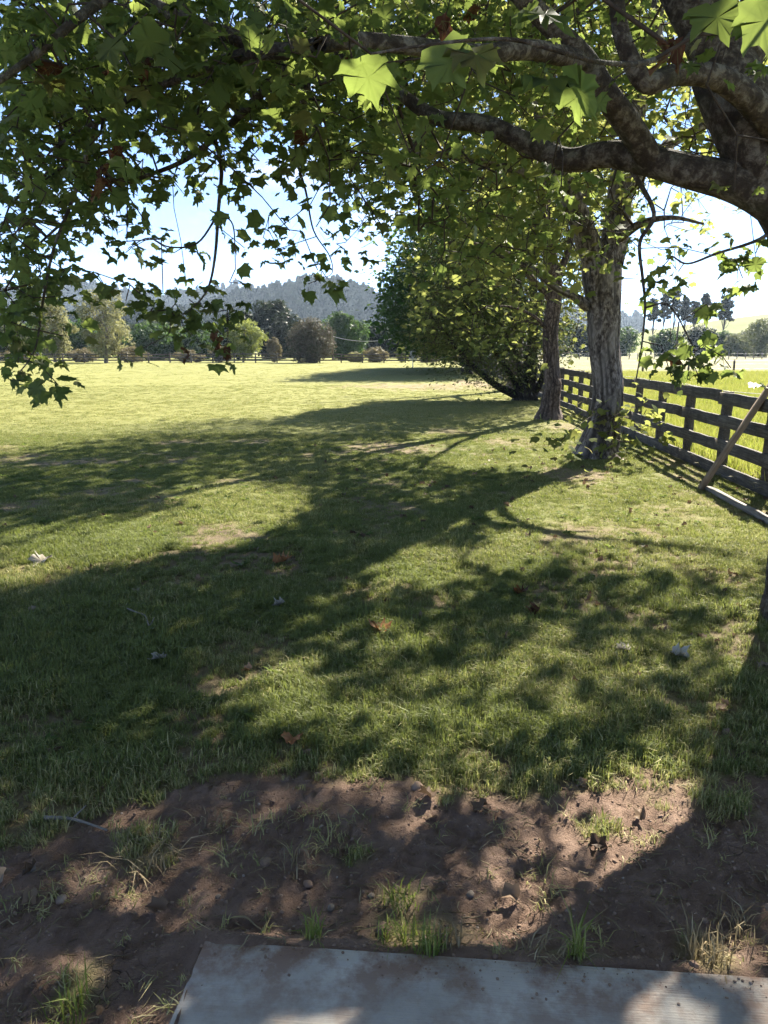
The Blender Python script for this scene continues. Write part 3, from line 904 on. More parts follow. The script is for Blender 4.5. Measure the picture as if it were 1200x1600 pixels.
# ---- the near plane tree whose limbs arch over the view
def near_tree():
    rg = np.random.default_rng(21)
    O = np.array([2.50, 4.15, 0.0])
    t = thing('plane_tree', 'mottled-bark plane tree whose thick limbs arch over the lawn from beside the slab', 'tree', O)
    trunk = [(2.50, 4.15, -0.12), (2.49, 4.15, 0.05), (2.45, 4.15, 0.25), (2.41, 4.17, 1.0), (2.43, 4.2, 1.75), tuple(P(1252, 350, 4.3)), tuple(P(1190, 240, 4.3)), tuple(P(1150, 150, 4.35)), tuple(P(1125, 95, 4.38))]
    bark_tube('trunk', trunk, [0.44, 0.34, 0.235, 0.19, 0.18, 0.17, 0.17, 0.17, 0.155], 40, 7, 'plain', 3, t, M_BARKP, O)
    limbs = []
    def limb(pl, name='limb', sides=18, per=6, seed=1):
        pts = [P(a, b, Y) for a, b, Y, _ in pl]
        rad = [q[3] for q in pl]
        bark_tube(name, pts, rad, sides, per, 'plain', seed, t, M_BARKP, O)
        p, r = catmull(pts, rad, 5)
        limbs.append(p)
        return p
    limb([(1252, 350, 4.3, .12), (1205, 312, 4.28, .112), (1150, 285, 4.3, .102), (1080, 268, 4.35, .088), (1010, 250, 4.45, .08), (950, 241, 4.6, .072), (885, 250, 4.75, .066), (820, 222, 4.9, .058),
          (760, 195, 5.0, .053), (690, 186, 5.1, .048), (650, 165, 5.2, .042), (605, 130, 5.3, .036), (560, 100, 5.45, .03), (480, 55, 5.7, .022), (380, 10, 6.0, .015)], seed=2, per=8)
    limb([(1020, 255, 4.42, .07), (985, 200, 4.32, .068), (945, 145, 4.2, .062), (910, 90, 4.1, .056), (860, 40, 4.0, .05), (780, -40, 3.9, .042), (640, -160, 3.9, .03), (450, -300, 4.2, .02)], seed=5)
    limb([(1232, 225, 4.2, .075), (1165, 150, 3.95, .062), (1110, 118, 3.85, .054), (1055, 117, 3.78, .048), (1012, 130, 3.72, .046), (985, 92, 3.7, .04), (967, 35, 3.7, .035), (955, -60, 3.75, .03), (900, -250, 4.1, .02)], seed=8)
    limb([(912, 95, 4.1, .046), (830, 78, 3.8, .042), (740, 84, 3.6, .038), (630, 70, 3.5, .035), (540, 64, 3.4, .033), (440, 80, 3.35, .031), (350, 52, 3.3, .028), (270, 22, 3.3, .025), (160, -40, 3.3, .02), (20, -120, 3.2, .018)], seed=11)
    limb([(470, 78, 3.15, .03), (385, 86, 3.3, .026), (320, 106, 3.5, .022), (265, 128, 3.75, .019), (205, 152, 4.0, .016), (150, 190, 4.3, .013), (80, 235, 4.6, .010)], seed=13)
    limb([(500, 70, 3.25, .028), (430, 125, 3.9, .024), (380, 175, 4.4, .021), (335, 216, 4.8, .018), (280, 255, 5.0, .014), (190, 290, 5.0, .011), (120, 330, 4.9, .009), (40, 400, 4.8, .006)], seed=15)
    limb([(335, 216, 4.8, .015), (346, 262, 4.9, .013), (341, 330, 4.9, .011), (336, 400, 4.9, .009), (325, 450, 4.9, .007), (300, 482, 4.9, .005), (268, 500, 4.9, .003)], seed=17, sides=8)
    limb([(341, 335, 4.9, .007), (308, 380, 4.9, .006), (265, 386, 4.85, .005), (232, 372, 4.8, .004), (200, 388, 4.8, .003)], seed=18, sides=6)
    limb([(342, 335, 4.9, .006), (364, 352, 4.9, .005), (368, 420, 4.95, .003)], seed=19, sides=6)
    limb([(190, -20, 3.1, .022), (120, 30, 2.95, .018), (65, 78, 2.9, .015), (0, 125, 2.85, .012), (-80, 170, 2.8, .01)], seed=20, sides=10)
    limb([(150, 190, 4.3, .012), (118, 300, 4.2, .010), (85, 385, 4.1, .008), (68, 465, 4.1, .007), (55, 545, 4.1, .005), (28, 585, 4.1, .003)], seed=22, sides=8)
    limb([(480, 130, 4.2, .016), (470, 190, 4.6, .012), (462, 240, 4.9, .009), (478, 300, 5.1, .007), (490, 360, 5.2, .005), (515, 400, 5.3, .004), (518, 428, 5.3, .003), (490, 436, 5.3, .002)], seed=23, sides=8)
    limb([(985, 262, 4.5, .016), (1022, 333, 4.45, .012), (1000, 378, 4.4, .010), (1004, 433, 4.4, .0085), (1008, 481, 4.4, .007), (1002, 545, 4.4, .005), (994, 592, 4.4, .0035)], seed=24, sides=8)
    limb([(1008, 481, 4.4, .0065), (1038, 474, 4.35, .006), (1056, 490, 4.3, .005), (1074, 524, 4.3, .004), (1086, 548, 4.3, .003)], seed=25, sides=6)
    limb([(1240, 330, 4.4, .02), (1190, 372, 4.3, .010), (1120, 396, 4.3, .008), (1075, 412, 4.3, .006), (1050, 400, 4.3, .004)], seed=26, sides=6)
    limb([(1085, 45, 3.6, .012), (1062, 72, 3.0, .010), (1010, 97, 2.4, .008), (945, 98, 2.15, .007), (880, 82, 2.0, .006), (800, 62, 1.95, .005), (700, 66, 1.9, .004), (580, 84, 1.9, .003)], seed=27, sides=6)
    # forks of the trunk above the view
    def up_limb(pts, rad, seed):
        bark_tube('limb', pts, rad, 18, 6, 'plain', seed, t, M_BARKP, O)
        limbs.append(catmull(pts, rad, 5)[0])
    a = P(1130, 105, 4.37)
    up_limb([a, P(1100, 40, 4.37), P(1060, -30, 4.45), P(1000, -180, 4.7), (1.4, 5.1, 5.2), (0.7, 5.8, 6.8), (0.1, 6.4, 8.4)], [.14, .125, .115, .10, .08, .055, .03], 31)
    up_limb([a, P(1165, 70, 4.42), P(1190, 0, 4.5), (2.2, 4.7, 4.2), (2.6, 5.0, 5.8), (3.0, 5.4, 7.6), (3.2, 5.6, 9.2)], [.14, .12, .11, .10, .08, .06, .03], 33)
    up_limb([(2.2, 4.7, 4.2), (3.2, 4.0, 5.2), (4.2, 3.4, 6.4)], [.08, .06, .03], 35)
    up_limb([(1.4, 5.1, 5.2), (0.4, 4.4, 5.8), (-0.9, 3.6, 6.2), (-2.0, 2.9, 6.4)], [.07, .05, .035, .02], 36)
    up_limb([(0.7, 5.8, 6.8), (1.6, 7.2, 7.8), (2.4, 8.2, 8.4)], [.05, .035, .02], 37)
    up_limb([(1.4, 5.1, 5.2), (1.3, 3.6, 5.6), (1.0, 2.2, 6.0), (0.6, 0.8, 6.2)], [.07, .05, .035, .02], 38)
    LP = np.concatenate(limbs)
    # sprays in the picture, drawn from the foliage map
    A = np.array([[int(c) for c in r] for r in NEAR_MAP], float) ** 1.9
    pr = (A / A.sum()).ravel()
    n = 1500
    cell = rg.choice(len(pr), n, p=pr)
    px = (cell % 24) * 50 + rg.uniform(-8, 58, n); py = (cell // 24) * 50 + rg.uniform(-8, 58, n)
    Y = np.where(py < 140, rg.uniform(3.6, 5.8, n), rg.uniform(3.8, 6.2, n))
    Y = np.where((py < 140) & (rg.uniform(0, 1, n) < 0.16), rg.uniform(2.8, 3.4, n), Y)
    Y = np.where(px > 600, rg.uniform(5.2, 7.4, n), Y)
    Y = np.where((px > 600) & (py < 330) & (rg.uniform(0, 1, n) < 0.05), rg.uniform(3.0, 4.2, n), Y)
    inview = np.array([P(a, b, c) for a, b, c in zip(px, py, Y)])
    # sprays on the traced hanging twigs
    def on(px0, py0, Y0, k=1, s=12):
        return [P(px0 + rg.normal(0, s), py0 + rg.normal(0, s), Y0) for _ in range(k)]
    extra = []
    for a in [(60, 480), (70, 520), (55, 560), (85, 575), (25, 590), (100, 500), (60, 450), (85, 430), (110, 460), (30, 545), (70, 595),
              (240, 470), (265, 490), (285, 505), (300, 480), (320, 470), (250, 515), (230, 530), (335, 455), (365, 460), (340, 520), (345, 535), (280, 460), (215, 455), (195, 440), (175, 435), (155, 430),
              (380, 455), (230, 505), (310, 500), (262, 525)]:
        extra += on(*a, 4.1 if a[0] < 120 else 4.9)
    for a in [(490, 432), (478, 440), (505, 430), (240, 375), (262, 395), (285, 372), (210, 385), (350, 350), (365, 300)]:
        extra += on(*a, 5.1, 1, 6)
    for a in [(1040, 562), (1035, 535), (1078, 556), (1110, 545), (1130, 555), (1140, 570), (1090, 540), (1098, 582), (1020, 440), (1035, 420), (1060, 425), (1110, 470), (1150, 400), (1180, 392), (1170, 420), (1128, 410), (1160, 440), (1045, 590)]:
        extra += on(*a, 4.35, 1, 6)
    extra = np.array(extra)
    # the crown above and around, thinned where the photograph's ground is sunlit
    pts = ellipsoid_points((1.5, 4.9, 6.4), (5.4, 5.0, 4.6), 9000, rg, 0.25)
    pts = np.vstack([pts, ellipsoid_points((-1.2, 2.4, 5.6), (3.6, 3.4, 3.0), 2600, rg, 0.25)])
    pts = pts[pts[:, 2] > 2.3]
    qx, qy, dep = project(pts)
    out = ~((qx > -70) & (qx < 1270) & (qy > -70) & (dep > 0))
    pts = pts[out & (np.linalg.norm(pts - np.array([0, 0, 1.6]), axis=1) > 1.6)]
    keep = rg.uniform(0, 1, len(pts)) < np.clip(1.0 - 1.05 * lit_at(pts), 0, 1) * 0.165
    pts = pts[keep]
    il = lit_at(inview)
    inview = inview[rg.uniform(0, 1, len(inview)) > il * 0.85]
    targets = np.vstack([inview, extra, pts])
    nin = len(inview) + len(extra)
    N, par, n0, rad = grow(LP, targets, 0.35, 0.05, 0.0030, 0.46, 0.03, 5, O)
    obj('twigs', twig_mesh('twigs', N - O, par, n0, rad, 5), M_TWIG, t, kind='stuff')
    # leaves
    pos, y, z, sc, base = sprays_to_leaves(targets[:len(inview)], 4, 0.09, 0.074, 0.6, rg)
    p2, y2, z2, s2, b2 = sprays_to_leaves(extra, 5, 0.075, 0.080, 0.75, rg)
    p3, y3, z3, s3, b3 = sprays_to_leaves(pts, 8, 0.15, 0.125, 0.5, rg)
    kk = rg.uniform(0, 1, len(p3)) > lit_at(p3) * 1.05
    p3, y3, z3, s3 = p3[kk], y3[kk], z3[kk], s3[kk]
    # big leaves right above the viewer
    bp = np.array([P(a, b, c) for a, b, c in [(565, 95, 2.1), (690, 75, 2.1), (735, 70, 2.1), (845, 120, 2.0), (885, 128, 2.0), (825, 15, 2.0), (1110, 8, 2.0), (1185, 0, 1.9),
                                              (345, 185, 3.0), (190, 175, 3.0), (60, 40, 2.7), (245, 45, 2.8), (180, 250, 3.2)]])
    by, bz = leaf_dirs(len(bp), 0.7, rg)
    P_, Y_, Z_, S_, B_ = (np.vstack([pos, p2, bp]), np.vstack([y, y2, by]), np.vstack([z, z2, bz]), np.concatenate([sc, s2, np.full(len(bp), 0.135)]), np.vstack([base, b2, bp + [0.03, 0.02, 0.08]]))
    qx, qy, dep = project(P_)
    dirn = P_ - np.array([0, 0, EYE]); dirn /= np.linalg.norm(dirn, axis=1)[:, None]
    Zn = Z_ / np.linalg.norm(Z_, axis=1)[:, None]
    facing = np.abs(np.sum(dirn * Zn, axis=1))
    infr = (qx > 0) & (qx < 1200) & (qy > 0)
    score = np.where(infr, (S_ / dep) * (0.4 + facing), 0)
    order = np.argsort(-score)
    big, rest = order[:300], order[300:]
    lm = []
    for q in range(4):
        V, F, u = LT[2]
        W = V.copy()
        rr = np.random.default_rng(q)
        W[1:, :2] *= rr.normal(1, 0.05, (len(W) - 1, 1))
        W[:, 2] *= (0.7, 1.4, 2.0, -0.6)[q]
        me = mesh_np('leaf', W, F, True); a = np.zeros((len(W), 3)); a[:, :2] = u
        attr(me, 'luv', a, 'FLOAT_VECTOR'); me.materials.append(M_LEAF); lm.append(me)
    fr = frames(Y_[big], Z_[big])
    brown_m = [m.copy() for m in lm[:2]]
    for m in brown_m: m.materials[0] = M_BROWNLEAF
    for q, i in enumerate(big):
        brown = rg.uniform() < 0.012
        o = obj('leaf', brown_m[q % 2] if brown else lm[q % 4], None, t)
        M = Matrix(fr[q].tolist()).to_4x4() @ Matrix.Diagonal((S_[i], S_[i], S_[i], 1))
        M.translation = Vector(P_[i] - O)
        o.matrix_local = M
    P_r = np.vstack([P_[rest]]); curl = rg.normal(1.2, 0.9, len(rest))
    obj('foliage', leaves_mesh('foliage', P_[rest] - O, Y_[rest], Z_[rest], S_[rest], LT[2], True, curl), M_LEAF, t, kind='stuff')
    obj('upper_foliage', leaves_mesh('upper_foliage', p3 - O, y3, z3, s3, LT[1], True), M_LEAF, t, kind='stuff')
    petioles('leaf_stalks', P_, B_, t, O)
    # withered leaves caught among the twigs
    wl = [(155, 265, 3.6), (175, 240, 3.6), (158, 285, 3.6), (185, 232, 3.7), (225, 95, 3.2), (170, 95, 3.3), (1040, 70, 2.6), (1055, 62, 2.6), (690, 30, 2.6), (345, 528, 4.9), (355, 545, 4.9), (335, 515, 4.9), (290, 545, 4.9)]
    wpos = np.array([P(*a) for a in wl])
    wy = np.column_stack([rg.normal(0, .25, len(wl)), rg.normal(0, .25, len(wl)), -np.ones(len(wl))])
    wz = rg.normal(0, 1, (len(wl), 3))
    for q in range(len(wl)):
        V, F, u = LT[2]
        W = V.copy(); W[:, 0] *= 0.45; W[:, 2] = W[:, 2] * 2 + 0.12 * np.sin(W[:, 1] * 7 + q)
        me = mesh_np('withered_leaf', W * 0.105, F); a = np.zeros((len(W), 3)); a[:, :2] = u; attr(me, 'luv', a, 'FLOAT_VECTOR')
        f = frames(wy[q:q + 1], wz[q:q + 1])[0]
        o = obj('withered_leaf', me, M_BROWNLEAF, t)
        M = Matrix(f.tolist()).to_4x4(); M.translation = Vector(wpos[q] - O); o.matrix_local = M
near_tree()

# ---- the row of trees along the fence
def row_tree(name, label, O, trunk, limbs, crowns, nspray, leaf, size, per, spread, tmpl, bark, tw, seed, fiss='fissured', sides=40, lo=1.2, extra=None, dens=1.0, group=None, sunthin=1.08):
    rg = np.random.default_rng(seed)
    O = np.array(O, float)
    t = thing(name, label, 'tree' if 'tree' in name else 'shrub', O, group)
    LP = []
    tp = [np.array(q[:3]) for q in trunk]
    bark_tube('trunk', tp, [q[3] for q in trunk], sides, 10, fiss, seed, t, bark, O)
    LP.append(catmull(tp, [q[3] for q in trunk], 6)[0][4:])
    for lb in limbs:
        lp = [np.array(q[:3]) for q in lb]
        bark_tube('limb', lp, [q[3] for q in lb], 14, 6, fiss, seed + 3, t, bark, O)
        LP.append(catmull(lp, [q[3] for q in lb], 5)[0])
    LP = np.concatenate(LP)
    pts = []
    for c, r, share in crowns:
        pts.append(ellipsoid_points(c, r, int(nspray * share), rg, 0.3))
    pts = np.concatenate(pts)
    pts = pts[pts[:, 2] > lo]
    qx, qy, dep = project(pts)
    vis = map_at(ROW_MAP, qx, qy, 1.0)
    if O[1] < 20:                                  # the two plane trees leave the far dark tree in view
        vis = vis * np.where((qx < 730) & (qx > -60) & (qy > 300), 0.28, 1.0)
    sunk = np.clip(1.0 - sunthin * lit_at(pts), 0.0, 1)
    infr = (qx > -60) & (qx < 1260) & (qy > 0)
    keep = rg.uniform(0, 1, len(pts)) < vis * np.where(infr, 0.06 + 0.94 * sunk, sunk) * dens
    pts = pts[keep]
    if extra is not None:
        pts = np.vstack([pts, extra])
    N, par, n0, rad = grow(LP, pts, 0.6, 0.05, 0.005, 0.46, 0.06, seed, O)
    obj('twigs', twig_mesh('twigs', N - O, par, n0, rad, 4), tw, t, kind='stuff')
    pos, y, z, sc, base = sprays_to_leaves(pts, per, spread, size, 0.5, rg)
    kk = rg.uniform(0, 1, len(pos)) > lit_at(pos) * (0.97 if O[1] < 40 else 0.5)
    if extra is not None: kk[-len(extra) * per:] = True
    pos, y, z, sc = pos[kk], y[kk], z[kk], sc[kk]
    obj('foliage', leaves_mesh('foliage', pos - O, y, z, sc, tmpl, False), leaf, t, kind='stuff')
    return t

g1 = (3.16, 11.2)
def Q(px, py, Y, r): return (*P(px, py, Y), r)
ex1 = np.array([P(a, b, 10.75) for a, b in [(930, 640), (960, 650), (985, 655), (1000, 665), (950, 680), (970, 690), (985, 640), (945, 660), (975, 672), (1005, 650), (920, 650), (940, 700), (990, 690), (1010, 640)]] +
               [P(a, b, 9.6) for a, b in [(850, 690), (862, 684), (875, 690), (885, 680), (905, 664)]])
row_tree('plane_tree', 'plane tree with pale fissured trunk and leafy shoots at its foot', (*g1, 0),
         [(3.20, 11.2, -0.15, .50), (3.19, 11.2, 0.0, .42), (3.20, 11.2, 0.18, .31), (3.25, 11.2, 0.5, .245), (3.28, 11.2, 1.0, .212), Q(944, 540, 11.2, .208), Q(943, 480, 11.2, .23), Q(940, 425, 11.2, .27), Q(943, 390, 11.2, .23)],
         [[Q(935, 415, 11.2, .20), Q(915, 370, 11.1, .17), Q(890, 300, 10.9, .14), Q(850, 200, 10.6, .11), (1.6, 10.2, 6.4, .08), (0.4, 9.8, 8.2, .05), (-0.4, 9.6, 9.4, .02)],
          [Q(952, 410, 11.2, .21), Q(965, 350, 11.3, .19), Q(975, 260, 11.5, .16), (3.8, 11.8, 6.0, .12), (4.2, 12.2, 8.4, .08), (4.2, 12.3, 10.6, .03)],
          [Q(975, 300, 11.4, .11), Q(1040, 230, 11.6, .08), Q(1110, 190, 11.8, .06), (6.8, 12.2, 6.0, .03)],
          [Q(918, 480, 11.15, .07), Q(895, 462, 11.0, .06), Q(868, 450, 10.9, .05), Q(830, 420, 10.8, .035), Q(780, 400, 10.6, .02)],
          [Q(880, 280, 10.9, .08), Q(820, 270, 10.3, .06), Q(740, 250, 9.8, .045), Q(660, 240, 9.4, .03), Q(590, 260, 9.1, .015)],
          [Q(960, 380, 11.2, .07), Q(1000, 350, 10.6, .05), Q(1050, 340, 10.2, .03), Q(1100, 350, 10.0, .015)]],
         [((2.4, 11.0, 7.0), (5.0, 4.3, 5.0), 0.75), ((1.2, 10.0, 4.6), (3.4, 2.2, 2.2), 0.25)], 5200, M_LEAF2, 0.108, 9, 0.22, LT[0], M_BARK1, M_TWIG, 101, extra=ex1, dens=0.56)
row_tree('plane_tree', 'slimmer plane tree with reddish-brown trunk, between the fissured one and the shrub', (3.85, 17.7, 0),
         [(3.86, 17.7, -0.15, .42), (3.86, 17.7, 0.05, .32), (3.87, 17.7, 0.3, .22), (3.9, 17.7, 0.8, .195), Q(862, 590, 17.7, .185), Q(860, 520, 17.7, .17), Q(867, 450, 17.7, .165), Q(858, 390, 17.7, .15), Q(850, 300, 17.7, .13), (3.6, 17.8, 7.8, .09), (3.5, 17.8, 10.5, .04)],
         [[Q(862, 470, 17.7, .09), Q(835, 440, 17.5, .07), Q(800, 400, 17.2, .05), Q(740, 380, 16.8, .03)], [Q(866, 440, 17.7, .10), Q(885, 400, 17.7, .08), Q(905, 330, 17.8, .06), (5.4, 18.2, 7.2, .03)],
          [Q(858, 400, 17.7, .08), Q(820, 340, 17.4, .06), Q(760, 290, 16.8, .04), (0.2, 16.0, 7.6, .02)], [Q(860, 520, 17.7, .05), Q(835, 495, 17.5, .04), Q(800, 480, 17.3, .025), Q(760, 478, 17.1, .015)]],
         [((2.9, 17.6, 6.8), (4.8, 4.4, 5.6), 1.0)], 4200, M_LEAF2, 0.125, 9, 0.28, LT[0], M_BARK2, M_TWIG, 103, dens=0.72)
row_tree('spreading_shrub', 'dark many-stemmed spreading shrub with a low branch leaning out over the lawn', (4.5, 24.3, 0),
         [(4.5, 24.3, -0.1, .5), (4.5, 24.3, 0.1, .40), (4.52, 24.3, 0.45, .30), (4.6, 24.3, 1.1, .22), (4.7, 24.4, 2.2, .16), (4.6, 24.5, 4.0, .10), (4.4, 24.5, 6.0, .05)],
         [[(4.35, 24.2, 0.1, .14), Q(780, 605, 24.0, .11), Q(750, 582, 23.8, .09), Q(720, 552, 23.5, .07), Q(695, 520, 23.3, .05), Q(670, 490, 23.0, .02)],
          [(4.4, 24.1, 0.1, .13), Q(800, 590, 24.0, .10), Q(770, 545, 23.8, .07), Q(735, 490, 23.5, .05), Q(710, 440, 23.2, .02)],
          [(4.6, 24.2, 0.1, .12), Q(830, 590, 24.2, .10), Q(835, 540, 24.2, .08), Q(820, 470, 24.0, .05), Q(800, 400, 23.8, .03)],
          [(4.7, 24.2, 0.1, .12), Q(850, 585, 24.2, .10), Q(862, 530, 24.3, .07), Q(870, 450, 24.4, .04)],
          [(4.5, 24.0, 0.1, .10), Q(815, 600, 23.8, .09), Q(808, 560, 23.6, .06), Q(790, 520, 23.3, .04)]],
         [((3.6, 24.2, 3.6), (3.0, 3.0, 3.4), 0.5), ((4.0, 24.4, 7.0), (4.4, 3.8, 3.6), 0.3), ((3.0, 23.6, 2.1), (2.3, 2.2, 1.8), 0.2)], 6800, M_OLIVE, 0.105, 10, 0.30, OVAL, M_BARKD, M_TWIG, 105, fiss='plain', sides=20, lo=0.5, dens=0.8)
row_tree('broad_tree', 'leafy tree behind the many-stemmed shrub, mostly hidden by it', (5.2, 30.5, 0),
         [(5.2, 30.5, -0.1, .4), (5.2, 30.5, 0.5, .3), (5.2, 30.5, 2.5, .24), (5.0, 30.5, 6, .15), (4.9, 30.5, 10, .05)],
         [[(5.2, 30.5, 2.5, .14), (3.6, 30, 4.5, .09), (1.8, 29.4, 6, .04)], [(5.1, 30.5, 4, .12), (6.6, 31, 6, .08), (8, 31.5, 8, .03)]],
         [((4.4, 30.3, 6.6), (4.4, 4.2, 5.0), 1.0)], 1900, M_LEAF2, 0.20, 9, 0.45, LT[0], M_BARK2, M_TWIG, 107, fiss='plain', sides=14, lo=0.8, dens=0.8)
for q, (x, y, cr, lab) in enumerate([(5.4, 50.0, (6.0, 5.2, 6.0), 'dense dark green tree whose crown hangs low over the far lawn beside the disc target'),
                                     (6.2, 58.0, (6.0, 5.0, 6.0), 'dark green tree just past the low-hanging one, next along the fence line'),
                                     (7.2, 67.0, (5.5, 5.0, 5.5), 'last dark green tree of the fence line before the far rail fence')]):
    row_tree('broad_tree', lab, (x, y, 0),
             [(x, y, -0.1, .45), (x, y, 0.5, .36), (x, y, 2.5, .28), (x - .2, y, 6, .17), (x - .3, y, 11, .05)],
             [[(x, y, 2.4, .15), (x - 2.2, y - .4, 4.4, .09), (x - 4.6, y - .8, 5.6, .04)], [(x, y, 3, .14), (x + 2, y, 5.5, .08), (x + 3.6, y + .6, 7, .03)], [(x, y, 3.4, .12), (x - 1.2, y - 2, 5.6, .07), (x - 2.4, y - 3.4, 7, .03)]],
             [((x - 0.6, y, 6.6), cr, 0.7), ((x - 2.4, y - 1.2, 4.2), (4.0, 3.2, 2.8), 0.3)], 2250, M_DARKLEAF, 0.26, 9, 0.5, LT[0], M_BARKD, M_TWIG, 111 + q, fiss='plain', sides=14, lo=1.1, dens=0.8)

# ------------------------------------------------------------------ far trees and shrubs
def far_tree(name, label, cat, x, y, height, width, leaf, bark, seed, lo=0.12, clumps=26, leaves=1500, size=0.4, shape='round', depth=None, group=None, trunk_r=None, tmpl=CLUMP):
    rg = np.random.default_rng(seed)
    O = np.array([x, y, 0.0])
    t = thing(name, label, cat, O, group)
    w = width / 2 * (1.22 if 'dark' in name else 1.06)
    tr = trunk_r or max(0.08, height * 0.022)
    top = height * (0.8 if shape != 'bush' else 0.6)
    tp = np.array([[0, 0, -0.2], [0.02 * w, 0, height * 0.12], [0.05 * w * rg.normal(), 0, height * 0.4], [0.08 * w * rg.normal(), 0, top]])
    p, r = catmull(tp, [tr * 1.4, tr, tr * 0.75, tr * 0.2], 5)
    V, F = tube(p, r, 8)
    mb = mesh_np('trunk', V, F, True)
    obj('trunk', mb, bark, t)
    cen, rad = [], []
    for q in range(clumps):
        f = (q + 0.5) / clumps
        if shape == 'pine':
            zz = height * (0.60 + 0.38 * f); rr = w * (0.75 - 0.45 * f) * rg.uniform(0.3, 1.1); s = w * rg.uniform(0.18, 0.42); sz = s * 0.38
        elif shape == 'cone':
            zz = height * (lo + (0.96 - lo) * f); rr = w * (1 - f) * rg.uniform(0.5, 1.0); s = w * (0.22 + 0.35 * (1 - f)) * rg.uniform(.7, 1.1); sz = s * 0.6
        elif shape == 'bush':
            e = 1 - 2 * f; zz = height * (0.46 + 0.36 * e); rr = w * 0.70 * math.sqrt(max(0.01, 1 - e * e)) * (1.0 if q % 3 else 0.5); s = w * rg.uniform(.26, .36); sz = min(s, height * 0.2)
        else:
            zz = height * (lo + (0.93 - lo) * f); e = (zz / height - (lo + 1) / 2) / ((1 - lo) / 2); rr = w * 0.78 * math.sqrt(max(0.03, 1 - e * e)) * rg.uniform(0.35, 1.0); s = w * rg.uniform(.22, .38); sz = s * 0.8
        a = q * 2.4 + rg.uniform(-.5, .5)
        cen.append([math.cos(a) * rr, math.sin(a) * rr * (depth or 1), zz]); rad.append([s, s, sz])
    cen, rad = np.array(cen), np.array(rad)
    # limbs to the clumps
    bm = MB()
    for c in cen[:: max(1, clumps // 12)]:
        zb = c[2] * rg.uniform(0.45, 0.75)
        b0 = np.array([np.interp(zb, tp[:, 2], tp[:, 0]), 0, zb])
        V, F = tube(*catmull([b0, (b0 + c) / 2 + [0, 0, 0.05 * height * rg.normal()], c], [tr * 0.38, tr * 0.25, tr * 0.08], 3), 5)
        bm.add(V, F)
    obj('limbs', bm.mesh('limbs', True), bark, t, kind='stuff')
    who = rg.integers(0, clumps, leaves)
    d = rg.normal(0, 1, (leaves, 3)); d /= np.linalg.norm(d, axis=1)[:, None]
    pos = cen[who] + d * rad[who] * (rg.uniform(0.15, 1, leaves) ** 0.4)[:, None]
    pos[:, 2] = np.maximum(pos[:, 2], 0.1)
    y_, z_ = leaf_dirs(leaves, 0.2, rg)
    z_ = z_ * 0.7 + d
    obj('crown', leaves_mesh('crown', pos, y_, z_, size * rg.uniform(0.6, 1.3, leaves), tmpl, False), leaf, t, kind='stuff')
    return t

def px_tree(name, label, cat, px, top, wpx, Y, leaf, bark, seed, **kw):
    x = (px - 600) / F_PX * Y
    h = EYE + (545 - top) / F_PX * Y
    return far_tree(name, label, cat, x, Y, h, wpx / F_PX * Y, leaf, bark, seed, **kw)

px_tree('pale_tree', 'tall pale straw-coloured tree standing alone on the field side of the far rail fence', 'tree', 174, 455, 92, 88.6, M_PALE, M_BARKG, 201, clumps=40, leaves=2600, size=0.30, lo=0.14, trunk_r=0.2)
px_tree('pale_tree', 'yellowish pale tree behind the far rail fence, next to the straw-coloured one', 'tree', 96, 468, 74, 95, M_PALE, M_BARKG, 202, clumps=34, leaves=2400, size=0.33, lo=0.12)
px_tree('grey_green_tree', 'grey-green rounded tree behind the far rail fence, half hidden by hanging leaves', 'tree', 28, 496, 80, 100, M_GREYLEAF, M_BARKG, 203, clumps=30, leaves=2200, size=0.4)
px_tree('dark_tree', 'dark bushy tree at the far fence beside the grey-green tree', 'tree', -40, 490, 90, 104, M_DARKLEAF, M_BARKD, 204, clumps=28, leaves=2000, size=0.45)
px_tree('lime_tree', 'small bright yellow-green tree behind the far rail fence', 'tree', 384, 503, 72, 94, M_LIME, M_BARKG, 205, clumps=28, leaves=2200, size=0.32, lo=0.2)
px_tree('round_bush', 'big domed bush with rusty pink flowers standing against the far rail fence', 'bush', 488, 496, 78, 89, M_PINK, M_BARKD, 206, clumps=46, leaves=5200, size=0.24, shape='bush')
px_tree('dark_pine', 'tall dark pine with a broad top behind the yellow-green tree', 'tree', 430, 474, 78, 125, M_PINE, M_BARKD, 207, clumps=40, leaves=3000, size=0.6, lo=0.05)
px_tree('dark_pine', 'dark spreading pine just past the yellow-green tree, lower than the broad-topped one', 'tree', 378, 488, 52, 120, M_PINE, M_BARKD, 208, clumps=30, leaves=2400, size=0.55, lo=0.1)
px_tree('dark_tree', 'dark green round-headed tree behind the domed pink bush', 'tree', 540, 491, 66, 115, M_DARKLEAF, M_BARKD, 209, clumps=34, leaves=2600, size=0.5, lo=0.05)
px_tree('dark_pine', 'dark pine behind the dry reddish bushes at the far fence', 'tree', 592, 508, 52, 128, M_PINE, M_BARKD, 210, clumps=28, leaves=2200, size=0.55, lo=0.1)
px_tree('dark_pine', 'dark pine past the disc target and behind the low-hanging tree', 'tree', 640, 500, 58, 132, M_PINE, M_BARKD, 211, clumps=28, leaves=2200, size=0.55, lo=0.1)
px_tree('dark_tree', 'dark tree filling the gap beyond the low-hanging crown', 'tree', 700, 495, 66, 120, M_DARKLEAF, M_BARKD, 212, clumps=28, leaves=2000, size=0.5, lo=0.05)
px_tree('dark_tree', 'dark tree between the straw-coloured tree and the yellow-green tree', 'tree', 245, 508, 74, 118, M_DARKLEAF, M_BARKD, 213, clumps=30, leaves=2200, size=0.5, lo=0.05)
px_tree('dark_tree', 'dark tree behind the two pale trees', 'tree', 135, 502, 66, 118, M_DARKLEAF, M_BARKD, 214, clumps=30, leaves=2200, size=0.5, lo=0.05)
